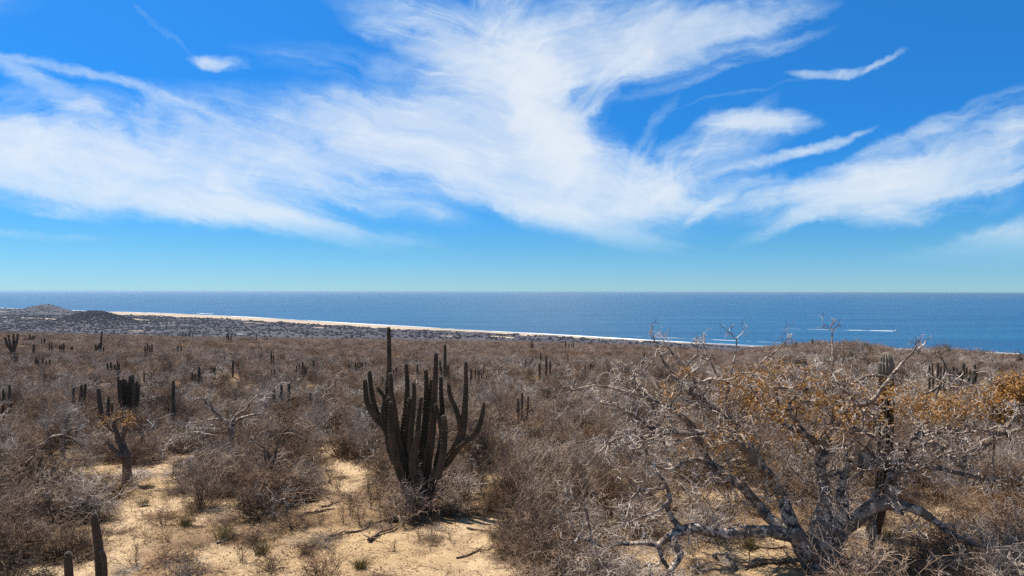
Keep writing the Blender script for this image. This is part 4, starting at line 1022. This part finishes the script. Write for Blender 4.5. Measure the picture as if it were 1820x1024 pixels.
src_low = pick_src('sprig')+pick_src('dense_rust')+pick_src('dense_grey')[:2]
ix = rn.choice(len(src_low), n, p=np.array([.2, .2, .2]+[.12, .12]+[.08, .08])); Z = Hn(X, Y)-.03
s = np.where(ix < 3, rn.uniform(.5, 1.2, n), rn.uniform(.25, .5, n)); rot = np.stack([rn.uniform(-.2, .2, n), rn.uniform(-.2, .2, n), rn.uniform(0, 6.28, n)], -1)
scatter('low_brush', 'low dry brown brush filling the ground between the near shrubs', 'brush', np.stack([X, Y, Z], -1)[kp], rot[kp], np.stack([s, s, s*.8], -1)[kp], ix[kp], src_low, M_rust)
n = 2300
Y = np.sqrt(rn.uniform(15**2, 31**2, n)); X = rn.uniform(-.8, .8, n)*Y; kp = (sandf(X, Y) > .15) & (sandf(X, Y) < .97) & (wob(X, Y, 2.3)+rn.normal(0, .5, n) > .1)
ix = rn.randint(0, len(src_low), n); Z = Hn(X, Y)-.01
s = np.where(ix < 3, rn.uniform(.3, .9, n), rn.uniform(.18, .42, n)); rot = np.stack([rn.uniform(-.1, .1, n), rn.uniform(-.1, .1, n), rn.uniform(0, 6.28, n)], -1)
scatter('twig_mats', 'flat mats of dead twigs lying on the bare sand', 'dead twigs', np.stack([X, Y, Z], -1)[kp], rot[kp], np.stack([s, s, s*.2], -1)[kp], ix[kp], src_low, M_rust)
n = 21000
Y = np.sqrt(rn.uniform(100**2, 560**2, n)); X = rn.uniform(-.88, .88, n)*Y
yc = np.interp(910+X/Y*F, CRT[:, 0], CRT[:, 1]); kp = (Y < yc+45)
Y2 = np.sqrt(rn.uniform(95**2, 240**2, 9000)); X2 = rn.uniform(-.88, .88, 9000)*Y2
X = np.concatenate([X[kp], X2]); Y = np.concatenate([Y[kp], Y2]); n = len(X); Z = Hn(X, Y)-.1
s = rn.uniform(.9, 1.7, n)*np.clip(Y/260, .95, 1.7); rot = np.stack([rn.uniform(-.1, .1, n), rn.uniform(-.1, .1, n), rn.uniform(0, 6.28, n)], -1)
hh = np.minimum(s*rn.uniform(.45, .9, n), 1.45)
scatter('distant_thorn_scrub', 'brown and grey scrub running out to the far edge of the plateau', 'scrub', np.stack([X, Y, Z], -1), rot, np.stack([s, s, hh], -1), rn.randint(0, 4, n), far_src, M_far)

# coastal plain scrub: dark low clumps as one real mesh
def coastal():
    rg = np.random.RandomState(4); V = []; Fc = []
    Y = np.concatenate([np.sqrt(rg.uniform(880**2, 2100**2, 24000)), np.sqrt(rg.uniform(2100**2, 3100**2, 7000))])
    X = rg.uniform(-.85, .62, len(Y))*Y; t = coast_t(X, Y); sf = sandf(X, Y)
    dm = np.exp(-(((X+920)/70)**2+((Y-1500)/100)**2))
    nz = wob(X, Y, 150)+wob(X+33, Y, 60)*.6
    ok = (t > 45) & (sf < .3) & ((nz+rg.normal(0, .8, len(X)) > -.4) | (dm > .2))
    ex = rg.normal(0, 1, (2, 1800)); X = np.concatenate([X[ok], -920+ex[0]*48]); Y = np.concatenate([Y[ok], 1500+ex[1]*65]); Z = Hn(X, Y)
    for x, y, z in zip(X, Y, Z):
        w = rg.uniform(.9, 2.4)*(1+y/2600); h = rg.uniform(.6, 1.9)*(1+y/3000); k = 6; b = len(V)
        for i in range(k):
            a = 6.283*i/k; r = w*rg.uniform(.7, 1.2); V.append((x+r*math.cos(a), y+r*math.sin(a), z-.6))
        for i in range(k):
            a = 6.283*(i+.3)/k; r = w*rg.uniform(.5, .95); V.append((x+r*math.cos(a), y+r*math.sin(a), z+h*rg.uniform(.4, .8)))
        V.append((x+rg.uniform(-.4, .4), y, z+h))
        for i in range(k):
            j = (i+1) % k; Fc.append((b+i, b+j, b+k+j, b+k+i)); Fc.append((b+k+i, b+k+j, b+2*k))
    me = bpy.data.meshes.new('coastal_scrub'); me.from_pydata(V, [], Fc)
    tag(link('coastal_scrub', me, None, M_coast), 'scrub tinted blue-grey by haze speckling the coastal plain behind the beach', 'scrub', kind='stuff')
coastal()

# ------------------------------------------------------------------ ground litter, grass, fallen wood
def litter():
    rg = random.Random(8); a = MB(); b = MB()
    N = 30000; rn2 = np.random.RandomState(12)
    Y = np.sqrt(rn2.uniform(11**2, 31**2, N)); X = rn2.uniform(-.82, .82, N)*Y; sf = sandf(X, Y); Z = Hn(X, Y)
    cl = wob(X, Y, 1.7)*.4+wob(X+5, Y, .8)*.35
    for x, y, z, s_, c in zip(X, Y, Z, sf, cl):
        if s_ > .45 and rg.random() > .34+.8*max(c, 0): continue
        L = rg.uniform(.06, .38)*(1.4 if rg.random() < .1 else 1); an = rg.uniform(0, 6.28); r = rg.uniform(.003, .009)
        if rg.random() < .62:
            p = Vector((x, y, z+.012)); d = Vector((math.cos(an), math.sin(an), rg.uniform(-.02, .25)))
            pts, _ = path(rg, p, d, L, 2, .2, 0); a.tube(pts, [r, r*.8, r*.4], 3, cap=False)
        else:
            for _ in range(5): b.leaf(Vector((x+rg.uniform(-.15, .15), y+rg.uniform(-.15, .15), z+rg.uniform(.005, .03))), rg.uniform(.02, .05), rg)
    tag(link('ground_sticks', a.mesh('ground_sticks', M_litter)), 'broken dry sticks strewn over the sandy ground', 'sticks', kind='stuff')
    tag(link('leaf_litter', b.mesh('leaf_litter', M_litter2)), 'fallen brown leaves and chaff lying on the ground', 'leaf litter', kind='stuff')
litter()
def tuft(px, py, s, label, n=160, seed=1):
    rg = random.Random(seed); g = ground(px, py); mb = MB()
    for _ in range(n):
        a = rg.uniform(0, 6.28); q = Vector((rg.gauss(0, .12)*s, rg.gauss(0, .1)*s, 0)); d = Vector((math.cos(a)*.5, math.sin(a)*.5, 1)).normalized()
        pts, _ = path(rg, q, d, rg.uniform(.2, .5)*s, 3, .1, -.06); mb.tube(pts, [.004, .004, .003, .001], 3, cap=False)
    o = link('grass_tuft', mb.mesh('grass_tuft', M_grass)); o.location = g; tag(o, label, 'grass tuft', 'dry grass tufts on the sand')
for i, (px, py, s, l) in enumerate(((400,960,1.2,'olive-brown grass tuft on the sand between the path and the great cactus'),(330,935,.8,'small dry grass tuft right of the sandy path'),
        (465,985,.8,'grass tuft at the left edge of the bare sandy clearing'),(880,960,.8,'grass tuft at the right edge of the sandy clearing'),(1330,975,.9,'yellowish grass tuft under the horizontal white limb'),
        (1580,960,1.0,'yellow grass tuft at the foot of the thick column cactus'),(255,900,.7,'thin grass tuft on the left side of the sandy path'),(640,1010,.7,'lone grass tuft in the middle of the bare sand'))):
    tuft(px, py, s, l, seed=40+i)
def log(a, b, r, label, seed, mat=None, k=5):
    rg = random.Random(seed); A = ground(*a); B = ground(*b); mb = MB(); pts = []; rad = []
    for i in range(k+1):
        t = i/k; p = A.lerp(B, t); p.z = H(p.x, p.y)+r*.6+rg.uniform(0, r*.8); p.x += rg.uniform(-.08, .08); p.y += rg.uniform(-.12, .12)
        pts.append(p-A); rad.append(r*(1-.55*t)*rg.uniform(.8, 1.2))
    mb.tube(pts, rad, 6)
    for _ in range(4):
        i = rg.randint(1, k-1); q, _d = path(rg, pts[i], Vector((rg.uniform(-1, 1), rg.uniform(-1, 1), rg.uniform(.1, .7))).normalized(), rg.uniform(.2, .6), 3, .3, 0)
        mb.tube(q, [rad[i]*.5, rad[i]*.35, rad[i]*.25, .003], 4)
    o = link('fallen_branch', mb.mesh('fallen_branch', mat or M_bark2)); o.location = A
    tag(o, label, 'branch', 'fallen branches on the sand')
LG = [((535,918),(592,906),.05,'dark fallen branch left of the great cactus, the farther of two in line'),((568,902),(600,894),.035,'short fallen stick behind the two dark branches'),
 ((655,965),(705,940),.06,'thick double fallen branch pointing at the foot of the great cactus'),((578,960),(612,950),.05,'short blackish log piece on the sand left of the great cactus'),
 ((612,950),(690,925),.04,'long thin fallen branch leading to the foot of the great cactus'),((810,994),(875,975),.03,'thin curved fallen stick at the right of the sandy clearing'),
 ((830,938),(885,952),.03,'thin fallen branch right of the great cactus foot'),((385,968),(428,952),.04,'pale bent fallen branch by the olive grass tuft'),
 ((300,995),(345,1000),.04,'dark broken twig heap at the bottom left of the clearing'),((840,905),(905,915),.06,'dark fallen wood in the shade right of the great cactus'),
 ((545,975),(570,968),.03,'little stick in the sand at the left of the clearing'),((690,930),(740,915),.07,'dark dead wood lying at the foot of the great cactus'),
 ((1265,990),(1310,985),.05,'pale fallen branch lying under the horizontal white limb'),((1315,1012),(1400,1000),.06,'long dark fallen branch on the golden litter under the sprawling tree'),
 ((1340,975),(1400,973),.03,'thin fallen stick beside the trunk of the sprawling tree'),((1650,960),(1705,1000),.06,'pale broken branch lying under the right limb of the sprawling tree'),
 ((1545,1012),(1590,985),.05,'pale stick among the litter right of the sprawling trunk'),((1130,1010),(1180,1000),.04,'short pale branch on the ground left of the drooping limb')]
for i, (a, b, r, l) in enumerate(LG): log(a, b, r, l, 300+i, M_bark if l.startswith(('pale', 'short pale')) else None)

# ------------------------------------------------------------------ haze
def haze():
    mb = MB(); box(mb, -110000, 110000, -7000, 112000, -106, 4.0)
    m = bpy.data.materials.new('air_haze'); m.use_nodes = True; t = NT(m.node_tree); t.n.clear()
    out = t.add('ShaderNodeOutputMaterial'); v = t.add('ShaderNodeVolumePrincipled')
    v.inputs['Color'].default_value = (.62,.84,1,1); v.inputs['Density'].default_value = 3.2e-5; v.inputs['Anisotropy'].default_value = .6
    t.l.new(v.outputs[0], out.inputs['Volume'])
    tag(link('haze', mb.mesh('haze', m)), 'thin blue sea haze over plain and sea', 'haze', kind='stuff')
haze()
print('individual shrubs', count_ind[0], 'tips', len(tips), 'horizon', project((0, 90000, SEA)), 'Ys', MY, TYd, LY)
print('tris', sum(sum(len(p.vertices)-2 for p in m.polygons) for m in bpy.data.meshes))
